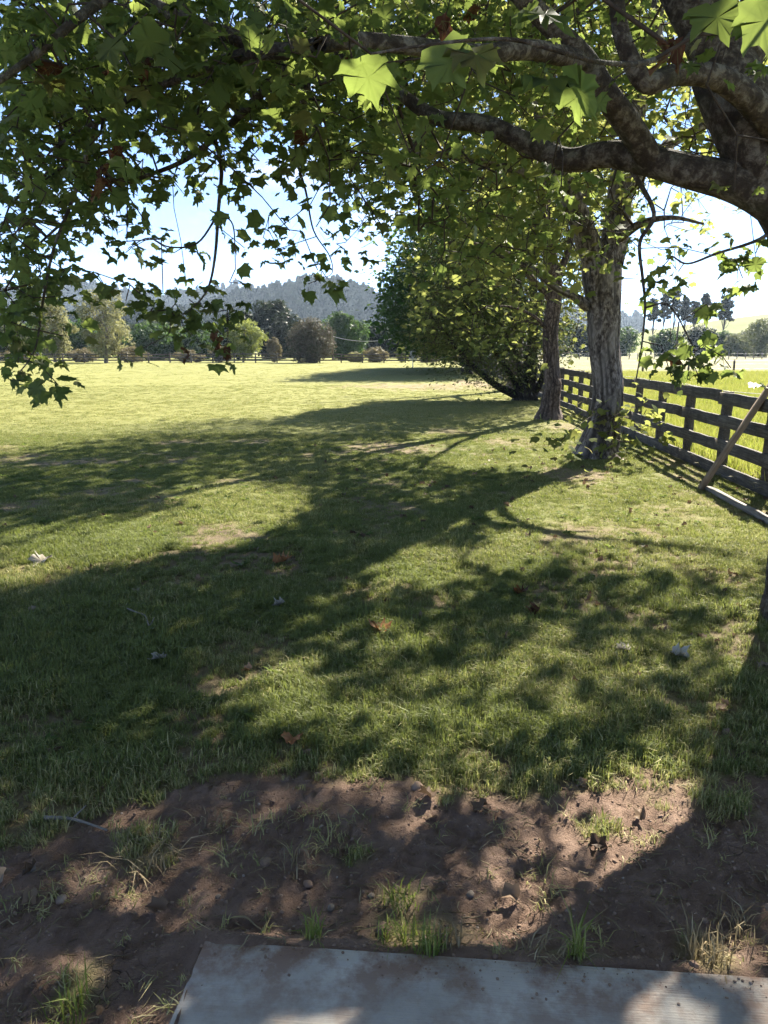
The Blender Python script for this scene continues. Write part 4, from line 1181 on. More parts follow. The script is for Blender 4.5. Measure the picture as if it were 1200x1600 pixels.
px_tree('dark_tree', 'dark low tree behind the far fence, beside the yellow-green tree', 'tree', 312, 512, 76, 122, M_DARKLEAF, M_BARKD, 215, clumps=30, leaves=2200, size=0.5, lo=0.05)
px_tree('grey_green_tree', 'pale grey-green tree rising behind the dark low trees', 'tree', 262, 497, 60, 150, M_GREYLEAF, M_BARKG, 216, clumps=28, leaves=1800, size=0.6)
px_tree('dark_tree', 'dark tree behind the yellowish pale tree', 'tree', 60, 508, 70, 125, M_DARKLEAF, M_BARKD, 217, clumps=28, leaves=2000, size=0.55, lo=0.05)
for q, (px, top, w, lab) in enumerate([(432, 524, 26, 'brown dry shrub between the yellow-green tree and the domed bush'), (588, 541, 46, 'reddish dry bush against the far rail fence'), (555, 549, 34, 'low pale dry bush next to the domed pink bush'),
                                       (668, 545, 40, 'dry bush at the far fence past the disc target'), (212, 540, 60, 'dry tawny brush under the straw-coloured tree'), (140, 543, 50, 'dry brush between the two pale trees'),
                                       (300, 546, 50, 'low dry brush along the far fence under hanging leaves'), (350, 540, 40, 'dry brush at the foot of the yellow-green tree'), (40, 546, 60, 'dry brush at the foot of the grey-green tree'), (720, 548, 40, 'dry brush at the far fence under the low-hanging crown')]):
    px_tree('dry_bush', lab, 'bush', px, top, w, 93 + q % 3, M_DRYBUSH if q != 2 else M_PALE, M_BARKG, 230 + q, clumps=16, leaves=900, size=0.28, shape='bush')
px_tree('green_bush', 'small leafy green bush beside the reddish dry bush at the far fence', 'bush', 627, 538, 20, 92, M_LIME, M_BARKG, 245, clumps=12, leaves=600, size=0.26, shape='bush')

for q, (px, top, w) in enumerate([(-30, 512, 70), (20, 518, 60), (90, 516, 62), (160, 520, 60), (215, 516, 64), (280, 520, 60), (345, 516, 60), (470, 512, 70), (505, 518, 60), (565, 514, 56), (615, 518, 60), (670, 512, 64), (740, 510, 70), (800, 512, 70)]):
    px_tree('wood_edge_tree', ('broad dark green tree', 'blackish conifer-like tree', 'pale grey-green tree')[q % 3] + ' in the wood edge closing the view behind the far rail fence', 'tree', px, top - 4, w * 1.4, 140 + (q % 4) * 6, (M_DARKLEAF, M_PINE, M_GREYLEAF)[q % 3], M_BARKD, 400 + q, clumps=26, leaves=1300, size=0.8, lo=0.02, group='trees of the wood edge')
# right of the trunks, beyond the paddock
for q, (px, top, w, Y, lab) in enumerate([(1024, 462, 20, 215, 'tall bare-stemmed pine at the left end of the hillside clump'), (1040, 455, 24, 222, 'bare-stemmed pine, tallest of the hillside clump'), (1056, 468, 20, 210, 'bare-stemmed pine in the middle of the hillside clump'),
                                          (1070, 474, 20, 218, 'bare-stemmed pine at the right end of the hillside clump'), (1086, 463, 24, 200, 'pointed dark pine standing apart from the hillside clump'), (1116, 466, 30, 200, 'spreading flat-topped pine on the slope'),
                                          (1008, 470, 22, 220, 'bare-stemmed pine half hidden by the pale fissured trunk')]):
    px_tree('pine_tree', lab, 'tree', px, top, w, Y, M_PINE, M_BARKD, 260 + q, clumps=18, leaves=1100, size=0.75, shape='pine', trunk_r=0.22)
for q, (px, top, w, Y, lf, nm, lab) in enumerate([(1173, 500, 62, 150, M_GREYLEAF, 'grey_green_tree', 'airy round grey-green tree across the paddock below the grassy hill'), (1150, 520, 60, 165, M_GREYLEAF, 'grey_green_tree', 'grey-green tree beside the airy round one across the paddock'),
                                                  (1082, 512, 48, 170, M_PINE, 'dark_tree', 'dark rounded tree at the foot of the slope across the paddock'), (1030, 518, 48, 165, M_DARKLEAF, 'dark_tree', 'dark tree across the paddock under the bare-stemmed pines'),
                                                  (1115, 520, 40, 175, M_DARKLEAF, 'dark_tree', 'dark bushy tree across the paddock under the flat-topped pine'), (908, 510, 56, 160, M_PINE, 'dark_tree', 'dark tree across the paddock in the gap between the reddish and fissured trunks'),
                                                  (870, 506, 60, 170, M_DARKLEAF, 'dark_tree', 'dark tree across the paddock behind the reddish trunk'), (960, 515, 60, 175, M_DARKLEAF, 'dark_tree', 'dark tree across the paddock behind the pale fissured trunk'),
                                                  (1225, 512, 60, 160, M_GREYLEAF, 'grey_green_tree', 'grey-green tree at the paddock edge past the airy round one')]):
    px_tree(nm, lab, 'tree', px, top, w, Y, lf, M_BARKD, 280 + q, clumps=30, leaves=2000, size=0.55 if q else 0.42, lo=0.06)

# ------------------------------------------------------------------ far rail fence across the field
ff = thing('rail_fence', 'low dark rail fence along the far edge of the playing field', 'fence', (0, 90, 0))
fpm = mesh_np('far_post', box_v(-0.07, 0.07, -0.06, 0.06, -0.1, 1.12), BOXF)
frm = timber_mesh('far_rail', 5.0 - 0.01, 0.04, 0.14, 9, 4, 0.004)
for i in range(-24, 8):
    o = obj('post', fpm, M_POST, ff); o.location = (i * 2.5, 0, RNG.normal(0, .03))
for i in range(-12, 4):
    for z in (0.28, 0.62, 0.98):
        o = obj('rail', frm, M_FENCE, ff); o.location = (i * 5.0, -0.083, z + RNG.normal(0, .02))

# paddock wire fences
def wire_fence(label, y, xs, hgt, r, wires, mat_):
    t = thing('wire_fence', label, 'fence', (xs[0], y, 0))
    V, F = tube([[0, 0, -0.1], [0, 0, hgt * .5], [0, 0, hgt]], [r, r, r * .95], 8)
    cap = np.array([list(range(16, 24))])
    pm = mesh_np('wire_post', V, [F, cap], False)
    for x in xs:
        o = obj('post', pm, mat_, t); o.location = (x - xs[0], RNG.normal(0, .05), RNG.normal(0, .04)); o.rotation_euler = (RNG.normal(0, .02), RNG.normal(0, .03), 0)
    for z in wires:
        V, F = tube([[0, 0, z], [(xs[-1] - xs[0]) / 2, 0, z - .02], [xs[-1] - xs[0], 0, z]], [0.006] * 3, 4)
        obj('wire', mesh_np('wire', V, F, True), M_WIRE, t)
wire_fence('wire fence on slim posts crossing the middle of the paddock', 52, [P(x, 545, 52)[0] for x in (934, 1006, 1078, 1151, 1224)], 0.95, 0.075, (0.3, 0.6, 0.85), M_POST)
wire_fence('pale close-posted wire fence along the far side of the paddock', 118, [P(x, 545, 118)[0] for x in range(880, 1290, 13)], 1.1, 0.07, (0.4, 0.9), M_GREYPLANK)

# power pole in the paddock, and the cable behind the far fence
pole = thing('slim_pole', 'tall slim timber pole standing in the paddock', 'pole', (P(1056, 545, 105)[0], 105, 0))
V, F = tube([[0, 0, -.2], [0.02, 0, 2.5], [0.12, 0, 5.2]], [.16, .14, .11], 10)
obj('shaft', mesh_np('shaft', V, [F, np.array([list(range(20, 30))])], True), M_POST, pole)
cab = thing('power_line', 'sagging pale cable strung behind the domed pink bush', 'cable', (P(520, 545, 105)[0], 105, 0))
x1 = P(635, 545, 105)[0] - P(520, 545, 105)[0]
s_ = np.linspace(0, 1, 16)
V, F = tube(np.column_stack([s_ * x1, 0 * s_, 3.25 - 0.75 * 4 * s_ * (1 - s_) + 0.2 * s_]), np.full(16, 0.035), 6)
obj('cable', mesh_np('cable', V, F, True), M_WIRE, cab)
for xx in (0, x1):
    V, F = tube([[xx, 0.0, -.2], [xx, 0.0, 1.8], [xx, 0, 3.6]], [.14, .12, .1], 8)
    obj('pole', mesh_np('pole', V, F, True), M_POST, cab)

# ------------------------------------------------------------------ disc target (pole, chains, basket)
m_, nt_ = mat('galvanised_steel'); k_ = NT_(nt_)
b_ = k_.n('BsdfPrincipled'); b_.inputs['Base Color'].default_value = (0.5, 0.52, 0.54, 1); b_.inputs['Metallic'].default_value = 0.7; b_.inputs['Roughness'].default_value = 0.5
k_.out(b_.outputs[0]); M_STEEL = m_
tgx, tgy = G(645, 575)
tg = thing('disc_target', 'grey metal disc catcher on a pole standing alone on the far lawn', 'disc target', (tgx, tgy, 0))
V, F = tube([[0, 0, -.1], [0, 0, .7], [0, 0, 1.42]], [.035] * 3, 12); obj('pole', mesh_np('pole', V, F, True), M_STEEL, tg)
def ring(r, z, w, nseg=28):
    a = np.linspace(0, 2 * math.pi, nseg, endpoint=False)
    p = np.column_stack([np.cos(a) * r, np.sin(a) * r, np.full(nseg, z)])
    p = np.vstack([p, p[:1]])
    return tube(p, np.full(len(p), w), 6)
bm = MB()
for z, r in ((0.62, 0.30), (0.74, 0.325), (0.84, 0.33)): bm.add(*ring(r, z, 0.012))
for a in np.arange(0, 2 * math.pi, math.pi / 12):
    c, s = math.cos(a), math.sin(a)
    bm.add(*tube([[0.03 * c, 0.03 * s, .60], [0.3 * c, 0.3 * s, .61], [0.33 * c, 0.33 * s, .84]], [.006] * 3, 4))
obj('basket', bm.mesh('basket', True), M_STEEL, tg)
bm = MB()
for z in (1.27, 1.33, 1.39): bm.add(*ring(0.29, z, 0.014))
for a in np.arange(0, 2 * math.pi, math.pi / 6):
    c, s = math.cos(a), math.sin(a); bm.add(*tube([[0.0, 0.0, 1.40], [0.15 * c, .15 * s, 1.40], [0.29 * c, 0.29 * s, 1.39]], [.008] * 3, 4))
obj('top_band', bm.mesh('top_band', True), M_STEEL, tg)
for a in np.arange(0, 2 * math.pi, math.pi / 6):
    c, s = math.cos(a), math.sin(a)
    V, F = tube(catmull([[0.27 * c, .27 * s, 1.38], [0.17 * c, .17 * s, 1.02], [0.04 * c, .04 * s, .84]], [.009] * 3, 4)[0], [.009] * 9, 5)
    obj('chain', mesh_np('chain', V, F, True), M_STEEL, tg)

# ------------------------------------------------------------------ hills
def hill_material(name, stops, scale):
    m, nt = mat(name); k = NT_(nt)
    c = k.ramp(k.noise(k.pos(), scale, 6, 0.65), stops)
    k.out(k.bsdf(c, 0.95, None, 0.1))
    return m
def hill(name, ridge, Yr, depth, mat_, rough, seed, back=200):
    """a ridge through pixel heights at distance Yr; slope runs forward by depth metres"""
    rx = np.array([(a - 600) / F_PX * Yr for a, _ in ridge]); rz = np.array([EYE + (545 - b) / F_PX * Yr for _, b in ridge])
    xs = np.linspace(rx[0], rx[-1], 220); vs_ = np.linspace(-1, back / depth, 46)
    X, Vv = np.meshgrid(xs, vs_)
    prof = np.where(Vv < 0, sstep(-1, 0.05, Vv), 1 - 0.6 * sstep(0, back / depth, Vv))
    H = np.interp(X, rx, rz)
    Y = Yr + Vv * depth
    nz = (fbm(X / 90, Y / 90, seed, 4) - 0.5) * rough * np.clip(prof * 1.4, 0, 1) * sstep(0.0, -0.25, Vv)
    gully = -np.abs(fbm(X / 60 + 5, Y / 160, seed + 9, 3) - .5) * rough * 1.2 * sstep(-1, -0.6, Vv) * sstep(0.05, -0.2, Vv)
    Z = H * prof + nz + gully - 0.6
    n, mth = X.shape[1], X.shape[0]
    i0 = (np.arange(mth - 1)[:, None] * n + np.arange(n - 1)[None, :]).ravel()
    me = mesh_np(name, np.column_stack([X.ravel(), Y.ravel(), Z.ravel()]), np.column_stack([i0, i0 + 1, i0 + n + 1, i0 + n]), True)
    obj(name, me, mat_, kind='structure')
    return X, Y, Z
M_HILLF = hill_material('forest_floor', [(0.35, (0.030, 0.042, 0.020)), (0.65, (0.055, 0.068, 0.032))], 0.05)
M_HILLG = hill_material('grassy_hill', [(0.35, (0.14, 0.16, 0.045)), (0.55, (0.19, 0.20, 0.062)), (0.72, (0.25, 0.24, 0.09))], 0.06)
h1 = hill('hill', [(-500, 480), (-200, 466), (0, 461), (60, 458), (95, 454), (150, 452), (215, 461), (290, 471), (350, 466), (388, 462), (430, 468), (480, 472), (540, 464), (600, 461), (660, 466), (760, 478), (900, 500), (1100, 530), (1300, 548)], 1300, 420, M_HILLF, 26, 61)
h2 = hill('hill', [(180, 548), (260, 520), (330, 500), (380, 480), (430, 470), (470, 462), (500, 460), (530, 463), (560, 471), (600, 484), (650, 500), (720, 525), (800, 548)], 820, 260, M_HILLF, 18, 67)
h3 = hill('hill', [(-400, 500), (-100, 505), (60, 508), (160, 512), (240, 505), (310, 515), (400, 530), (520, 548)], 520, 150, M_HILLF, 12, 71)
h4 = hill('hill', [(780, 552), (860, 546), (930, 537), (1000, 523), (1060, 509), (1120, 499), (1200, 489), (1300, 480), (1450, 474)], 340, 130, M_HILLG, 3, 75)

# ------------------------------------------------------------------ scattering
def scatter(name, pts, rot, scl, idx, sources, extra=None):
    """one object of uncountable pieces: geometry nodes put small meshes on points"""
    col = bpy.data.collections.new(name + '_source')
    for q, (me, mt) in enumerate(sources):
        if not me.materials: me.materials.append(mt)
        o = bpy.data.objects.new('%s_piece_%02d' % (name, q), me)
        col.objects.link(o)
    me = bpy.data.meshes.new(name)
    me.vertices.add(len(pts)); me.vertices.foreach_set('co', np.asarray(pts, np.float32).ravel())
    attr(me, 'rot', rot, 'FLOAT_VECTOR'); attr(me, 'scl', scl); attr(me, 'pick', idx, 'INT')
    for kx, v in (extra or {}).items(): attr(me, kx, v)
    o = obj(name, me, None, kind='stuff')
    ng = bpy.data.node_groups.new(name, 'GeometryNodeTree')
    ng.interface.new_socket('Geometry', in_out='INPUT', socket_type='NodeSocketGeometry')
    ng.interface.new_socket('Geometry', in_out='OUTPUT', socket_type='NodeSocketGeometry')
    N = ng.nodes.new
    gi, go = N('NodeGroupInput'), N('NodeGroupOutput')
    iop = N('GeometryNodeInstanceOnPoints'); iop.inputs['Pick Instance'].default_value = True
    ci = N('GeometryNodeCollectionInfo'); ci.inputs['Collection'].default_value = col
    ci.inputs['Separate Children'].default_value = True; ci.inputs['Reset Children'].default_value = True
    def na(nm, typ):
        n = N('GeometryNodeInputNamedAttribute'); n.data_type = typ; n.inputs['Name'].default_value = nm
        return n.outputs['Attribute']
    e2r = N('FunctionNodeEulerToRotation')
    lk = ng.links.new
    lk(gi.outputs[0], iop.inputs['Points']); lk(ci.outputs[0], iop.inputs['Instance'])
    lk(na('pick', 'INT'), iop.inputs['Instance Index'])
    lk(na('rot', 'FLOAT_VECTOR'), e2r.inputs[0]); lk(e2r.outputs[0], iop.inputs['Rotation'])
    lk(na('scl', 'FLOAT'), iop.inputs['Scale']); lk(iop.outputs[0], go.inputs[0])
    md = o.modifiers.new('scatter', 'NODES'); md.node_group = ng
    return o

# forest on the hills
def tree_blob(seed, cone):
    rg = np.random.default_rng(seed)
    V, F = [], []
    for q in range(70):
        f = rg.uniform(0, 1); a = rg.uniform(0, 6.28)
        if cone: r = (1 - f) * 0.42 + 0.03; z = f * 1.35
        else: r = 0.5 * math.sqrt(max(.02, 1 - (2 * f - 1) ** 2)); z = f * 0.95
        c = np.array([math.cos(a) * r, math.sin(a) * r, z])
        d = np.array([math.cos(a), math.sin(a), rg.uniform(-.2, .8)]); s = np.cross(d, [0, 0, 1]); s /= np.linalg.norm(s); u = np.cross(s, d); u /= np.linalg.norm(u)
        w = rg.uniform(.10, .2)
        b = len(V)
        V += [c - s * w - u * w * .6, c + s * w - u * w, c + s * w * .5 + u * w, c - s * w * .7 + u * w * .8 + d * .06]
        F.append([b, b + 1, b + 2, b + 3])
    return mesh_np('forest_tree', np.array(V), np.array(F))
M_FOREST = leaf_mat('forest_leaf', [(0, (0.016, 0.028, 0.012)), (0.6, (0.022, 0.036, 0.015)), (1, (0.032, 0.044, 0.019))], (0.025, 0.04, 0.012), 0.12, spec=0.0)
src = [(tree_blob(1, True), M_FOREST), (tree_blob(2, True), M_FOREST), (tree_blob(3, False), M_FOREST), (tree_blob(4, False), M_FOREST)]
fp, fs = [], []
rg = np.random.default_rng(77)
for (X, Y, Z), n, s0 in ((h1, 9000, 14), (h2, 6500, 11), (h3, 3200, 9)):
    r_ = rg.integers(4, X.shape[0] - 20, n); c_ = rg.integers(1, X.shape[1] - 1, n)
    jx = rg.uniform(-.5, .5, n) * (X[0, 1] - X[0, 0]); jy = rg.uniform(-.5, .5, n) * (Y[1, 0] - Y[0, 0])
    fp.append(np.column_stack([X[r_, c_] + jx, Y[r_, c_] + jy, Z[r_, c_] - 0.8])); fs.append(s0 * rg.uniform(.55, 1.35, n))
fp, fs = np.concatenate(fp), np.concatenate(fs)
px_, py_, _ = project(fp)
sel = (px_ > -150) & (px_ < 1000)
fp, fs = fp[sel], fs[sel]
scatter('hill_forest', fp, np.column_stack([np.zeros(len(fp)), np.zeros(len(fp)), rg.uniform(0, 6.28, len(fp))]), fs, rg.integers(0, 4, len(fp)), src)

# ------------------------------------------------------------------ grass
def grass_material(name, green, dry_c, tips=0.3, tmix=0.35):
    m, nt = mat(name); k = NT_(nt)
    g = k.n('NewGeometry'); oi = k.n('ObjectInfo')
    r = k.math('FRACT', k.math('ADD', g.outputs['Random Per Island'], oi.outputs['Random']))
    dr = k.attr('dry', 'INSTANCER')
    cg = k.ramp(r, [(0.0, green[0]), (0.6, green[1]), (1.0, green[2])])
    cd = k.ramp(r, [(0.0, dry_c[0]), (0.6, dry_c[1]), (1.0, dry_c[2])])
    sel = k.math('GREATER_THAN', k.math('ADD', dr, k.math('MULTIPLY', k.math('SUBTRACT', k.math('FRACT', k.math('MULTIPLY', r, 7.31)), 0.5), 0.9)), 0.5)
    c = k.mix(sel, cg, cd)
    b = k.bsdf(c, 0.6, None, 0.25)
    t = k.n('BsdfTranslucent'); k.l(k.mix(0.5, c, (0.30, 0.36, 0.06)), t.inputs['Color'])
    mx = k.n('MixShader'); mx.inputs[0].default_value = tmix
    k.l(b, mx.inputs[1]); k.l(t.outputs[0], mx.inputs[2]); k.out(mx.outputs[0])
    return m
M_GRASS = grass_material('grass_blade', [(0.095, 0.112, 0.034), (0.14, 0.165, 0.050), (0.19, 0.21, 0.075)], [(0.24, 0.21, 0.085), (0.35, 0.31, 0.14), (0.46, 0.40, 0.21)])
M_MEADOW = grass_material('meadow_blade', [(0.15, 0.18, 0.02), (0.24, 0.26, 0.035), (0.36, 0.35, 0.05)], [(0.30, 0.27, 0.07), (0.36, 0.32, 0.11), (0.45, 0.40, 0.16)], tmix=0.45)
M_STRAW = leaf_mat('straw', [(0, (0.16, 0.12, 0.07)), (0.6, (0.28, 0.22, 0.13)), (1, (0.42, 0.35, 0.22))], (0.3, 0.25, 0.12), 0.2)

def grass_patch(seed, n, rad, h, w, lean=0.6, seg=2):
    rg = np.random.default_rng(seed)
    V, F3, F4 = [], [], []
    for _ in range(n):
        a = rg.uniform(0, 6.28); r = rad * math.sqrt(rg.uniform(0, 1))
        o = np.array([math.cos(a) * r, math.sin(a) * r, -0.004])
        la = rg.uniform(0, 6.28); ln = abs(rg.normal(0, lean)); hh = h * rg.uniform(0.45, 1.25); ww = w * rg.uniform(.7, 1.2)
        d = np.array([math.cos(la), math.sin(la), 0]); s = np.array([-d[1], d[0], 0])
        b = len(V)
        m1 = o + d * hh * ln * 0.30 + np.array([0, 0, hh * 0.6])
        tp = o + d * hh * ln * 0.95 + np.array([0, 0, hh * (1.0 - 0.25 * min(ln, 1.6))])
        V += [o - s * ww * .5, o + s * ww * .5, m1 - s * ww * .42, m1 + s * ww * .42, tp]
        F4.append([b, b + 1, b + 3, b + 2]); F3.append([b + 2, b + 3, b + 4])
    return mesh_np('grass_patch', np.array(V), [np.array(F4), np.array(F3)])

def lawn_points(n, y0, y1, xw, rg, power=1.0):
    y = y0 + (y1 - y0) * rg.uniform(0, 1, n) ** power
    x = rg.uniform(-1, 1, n) * (xw * y + 0.8)
    return x, y
def lawn(name, n, y0, y1, patches, base_scale, rg, soil_cut, mat_=M_GRASS, power=1.0):
    x, y = lawn_points(n, y0, y1, 0.78, rg, power)
    s = soil_mask(x, y)
    tall = fbm(x * 1.7, y * 1.7, 91, 3)
    keep = (rg.uniform(0, 1, n) > s * soil_cut) & (x < fence_x(y) + 0.1)
    keep &= ~((x > -0.52) & (x < 1.4) & (y < 1.80 - 0.084 * (x + 0.49)))
    x, y, s, tall = x[keep], y[keep], s[keep], tall[keep]
    z = ground_z(x, y)
    sc = base_scale * (0.55 + 0.95 * tall) * (1 - 0.45 * s) * rg.uniform(.75, 1.25, len(x))
    dry = np.clip(dry_mask(x, y) * 0.85 + s * 0.35 + rg.normal(0, .1, len(x)), 0, 1)
    rot = np.column_stack([rg.normal(0, .12, len(x)), rg.normal(0, .12, len(x)), rg.uniform(0, 6.28, len(x))])
    return scatter(name, np.column_stack([x, y, z]), rot, sc, rg.integers(0, len(patches), len(x)), [(p, mat_) for p in patches], {'dry': dry})
rg = np.random.default_rng(5)
near_p = [grass_patch(300 + q, 46, 0.055, 0.062, 0.0048, 0.75) for q in range(6)]
mid_p = [grass_patch(310 + q, 60, 0.13, 0.055, 0.0075, 0.7) for q in range(5)]
far_p = [grass_patch(320 + q, 70, 0.34, 0.05, 0.016, 0.7) for q in range(4)]
vfar_p = [grass_patch(330 + q, 70, 0.8, 0.05, 0.035, 0.7) for q in range(4)]
lawn('near_grass', 28000, 2.0, 6.2, near_p, 0.76, rg, 1.02, power=0.9)
lawn('middle_grass', 27000, 5.9, 14.5, mid_p, 0.5, rg, 1.0, power=0.9)
lawn('lawn_grass', 17000, 14, 34, far_p, 0.4, rg, 0.9)
lawn('field_grass', 6800, 33, 88, vfar_p, 0.4, rg, 0.8)
# sparse blades in the earth
spr = [grass_patch(340 + q, 11, 0.035, 0.042, 0.0034, 1.5) for q in range(4)]
x, y = lawn_points(2800, 1.45, 2.95, 0.56, rg)
pt = np.zeros(len(x))
for cx, cy_, rx, ry in TUFTS: pt = np.maximum(pt, sstep(1.2, 0.2, np.hypot((x - cx) / rx, (y - cy_) / ry)))
kp = (rg.uniform(0, 1, len(x)) < 0.05 + 0.30 * sstep(.5, .7, fbm(x * 3.1, y * 3.1, 141, 3)) + 0.45 * pt * fbm(x * 14, y * 14, 142, 2)) & ~((x > -0.5) & (x < 1.4) & (y < 1.78 - 0.084 * (x + 0.49)))
x, y, pt = x[kp], y[kp], pt[kp]
scatter('sprouting_grass', np.column_stack([x, y, ground_z(x, y)]), np.column_stack([rg.normal(0, .2, len(x)), rg.normal(0, .2, len(x)), rg.uniform(0, 6.28, len(x))]), rg.uniform(.5, 1.2, len(x)), rg.integers(0, 4, len(x)), [(p, M_GRASS) for p in spr], {'dry': np.clip(0.95 - 0.42 * pt + rg.normal(0, .2, len(x)), 0, 1.2)})

# paddock meadow
mead = [grass_patch(350 + q, 70, 0.30, 0.24, 0.012, 0.45) for q in range(4)]
n = 15000
y = 5.5 + 45 * rg.uniform(0, 1, n) ** 1.5
x = fence_x(y) + 0.25 + rg.uniform(0, 1, n) * np.maximum(1.0, 0.56 * y + 1.0 - fence_x(y))
scatter('meadow_grass', np.column_stack([x, y, ground_z(x, y)]), np.column_stack([rg.normal(0, .1, n), rg.normal(0, .1, n), rg.uniform(0, 6.28, n)]), (0.7 + 0.5 * fbm(x * .6, y * .6, 95, 3)) * rg.uniform(.7, 1.2, n), rg.integers(0, 4, n), [(p, M_MEADOW) for p in mead], {'dry': np.clip(fbm(x * .3, y * .3, 96, 3) + rg.normal(0, .15, n) + sstep(12, 40, y) * .3 - .1, 0, 1)})

# crumbs of earth and straw on the bare ground
def clod(seed):
    rg = np.random.default_rng(seed)
    import bmesh
    bm = bmesh.new(); bmesh.ops.create_icosphere(bm, subdivisions=1, radius=1)
    for v in bm.verts: v.co = Vector((v.co.x * rg.uniform(.7, 1.2), v.co.y * rg.uniform(.7, 1.2), v.co.z * rg.uniform(.45, .8)))
    me = bpy.data.meshes.new('clod'); bm.to_mesh(me); bm.free()
    return me
m_, nt_ = mat('earth_clod'); k_ = NT_(nt_)
oi_ = k_.n('ObjectInfo')
k_.out(k_.bsdf(k_.mix(k_.noise(k_.pos(), 70, 4), k_.ramp(oi_.outputs['Random'], [(0, (0.15, 0.10, 0.07)), (0.6, (0.25, 0.175, 0.125)), (0.95, (0.33, 0.24, 0.18)), (1, (0.36, 0.33, 0.29))]), (0.14, 0.094, 0.068)), 0.95, None, 0.15)); M_CLOD = m_
x, y = lawn_points(30000, 1.3, 3.2, 0.57, rg)
s = soil_mask(x, y)
on_pad = (x > -0.49) & (x < 1.4) & (y < 1.755 - 0.084 * (x + 0.49))
kp = (rg.uniform(0, 1, len(x)) < s * (0.25 + 0.9 * fbm(x * 4, y * 4, 99, 3))) & (~on_pad)
xp, yp = x[kp], y[kp]
zp = ground_z(xp, yp)
cs = 0.0015 + 0.0065 * rg.uniform(0, 1, len(xp)) ** 5 + 0.012 * (rg.uniform(0, 1, len(xp)) > 0.994) * rg.uniform(.3, 1, len(xp))
# crumbs walked onto the slab's edge
ex = rg.choice([-0.3, 0.12, 0.35, 0.62, 0.95, 1.1], 260) + rg.normal(0, .12, 260); ey = 1.75 - 0.084 * (ex + 0.49) - np.abs(rg.normal(0, .05, 260))
xp = np.concatenate([xp, ex]); yp = np.concatenate([yp, ey]); zp = np.concatenate([zp, np.full(260, 0.036)]); cs = np.concatenate([cs, 0.001 + 0.0045 * rg.uniform(0, 1, 260) ** 3])
n = len(xp)
scatter('earth_crumbs', np.column_stack([xp, yp, zp]), np.column_stack([rg.uniform(-.5, .5, n), rg.uniform(-.5, .5, n), rg.uniform(0, 6.28, n)]), cs, rg.integers(0, 4, n), [(clod(q), M_CLOD) for q in range(4)])
def straw(seed):
    rg = np.random.default_rng(seed)
    p = np.array([[0, 0, 0.004], [0.25, 0.05 * rg.normal(), .01], [0.55, 0.12 * rg.normal(), .008], [1.0, 0.2 * rg.normal(), .004]])
    V, F = tube(p, [.035, .042, .038, .014], 3)
    return mesh_np('straw', V, F)
x, y = lawn_points(12000, 1.4, 7.0, 0.57, rg, 1.8)
s = soil_mask(x, y)
dens = fbm(x * 3, y * 3, 120, 3)
hot = np.exp(-(((x - 0.65) / .5) ** 2 + ((y - 2.2) / .35) ** 2))
kp = (rg.uniform(0, 1, len(x)) < np.clip(sstep(.35, .7, dens) * 0.9 * np.maximum(s, .25) + hot * 0.9, 0, 1)) & ~((x > -0.5) & (x < 1.4) & (y < 1.76 - 0.084 * (x + 0.49)))
x, y = x[kp], y[kp]; n = len(x)
scatter('straw_litter', np.column_stack([x, y, ground_z(x, y) + .002]), np.column_stack([rg.normal(0, .15, n), rg.normal(0, .15, n), rg.uniform(0, 6.28, n)]), rg.uniform(.015, .06, n), rg.integers(0, 5, n), [(straw(q), M_STRAW) for q in range(5)])

# ------------------------------------------------------------------ leaf litter and weeds
def crumpled(seed):
    rr = np.random.default_rng(seed)
    V, F, u = LT[1]
    W = V.copy()
    W[:, 2] = 1.1 * W[:, 0] ** 2 + 0.12 * np.sin(W[:, 1] * 8 + seed) + rr.normal(0, .06, len(W)) + .05
    W[:, 0] *= rr.uniform(.35, .75); W[:, 1] -= .4
    return mesh_np('litter_leaf', W, F)
M_LITTER = leaf_mat('litter', [(0, (0.07, 0.045, 0.03)), (0.5, (0.15, 0.10, 0.065)), (0.9, (0.25, 0.175, 0.115)), (1, (0.36, 0.30, 0.24))], (0.2, 0.13, 0.07), 0.15)
x, y = lawn_points(900, 1.5, 13, 0.57, rg, 1.4)
kp = (rg.uniform(0, 1, len(x)) < 0.25 + 0.75 * sstep(-0.5, 2.0, x - 0.05 * y)) & (x < fence_x(y) - .1) & ~((x > -0.6) & (x < 1.4) & (y < 1.9))
x, y = x[kp], y[kp]; n = len(x)
scatter('leaf_litter', np.column_stack([x, y, ground_z(x, y) + 0.012]), np.column_stack([rg.normal(0, .5, n), rg.normal(0, .5, n), rg.uniform(0, 6.28, n)]), rg.uniform(.025, .075, n), rg.integers(0, 5, n), [(crumpled(q), M_LITTER) for q in range(5)])
def weed(seed):
    rr = np.random.default_rng(seed); mb = MB()
    for q in range(9):
        a = q * 2.4 + rr.uniform(-.3, .3); l_ = rr.uniform(.6, 1.1); d = np.array([math.cos(a), math.sin(a), 0]); s_ = np.array([-d[1], d[0], 0])
        z1, z2 = rr.uniform(.2, .45), rr.uniform(.1, .5)
        mb.add(np.array([d * .05, d * l_ * .5 + s_ * .2 + [0, 0, z1], d * l_ + [0, 0, z2], d * l_ * .5 - s_ * .2 + [0, 0, z1]]), np.array([[0, 1, 2], [0, 2, 3]]))
    return mb.mesh('weed')
M_WEED = leaf_mat('weed_leaf', [(0, (0.06, 0.10, 0.03)), (0.6, (0.10, 0.145, 0.045)), (1, (0.15, 0.18, 0.06))], (0.25, 0.33, 0.06), 0.35)
x, y = lawn_points(2600, 2.6, 14, 0.57, rg, 1.3)
kp = (rg.uniform(0, 1, len(x)) < sstep(.5, .66, fbm(x * 1.1, y * 1.1, 160, 3))) & (x < fence_x(y) - .1) & (soil_mask(x, y) < .5)
x, y = x[kp], y[kp]; n = len(x)
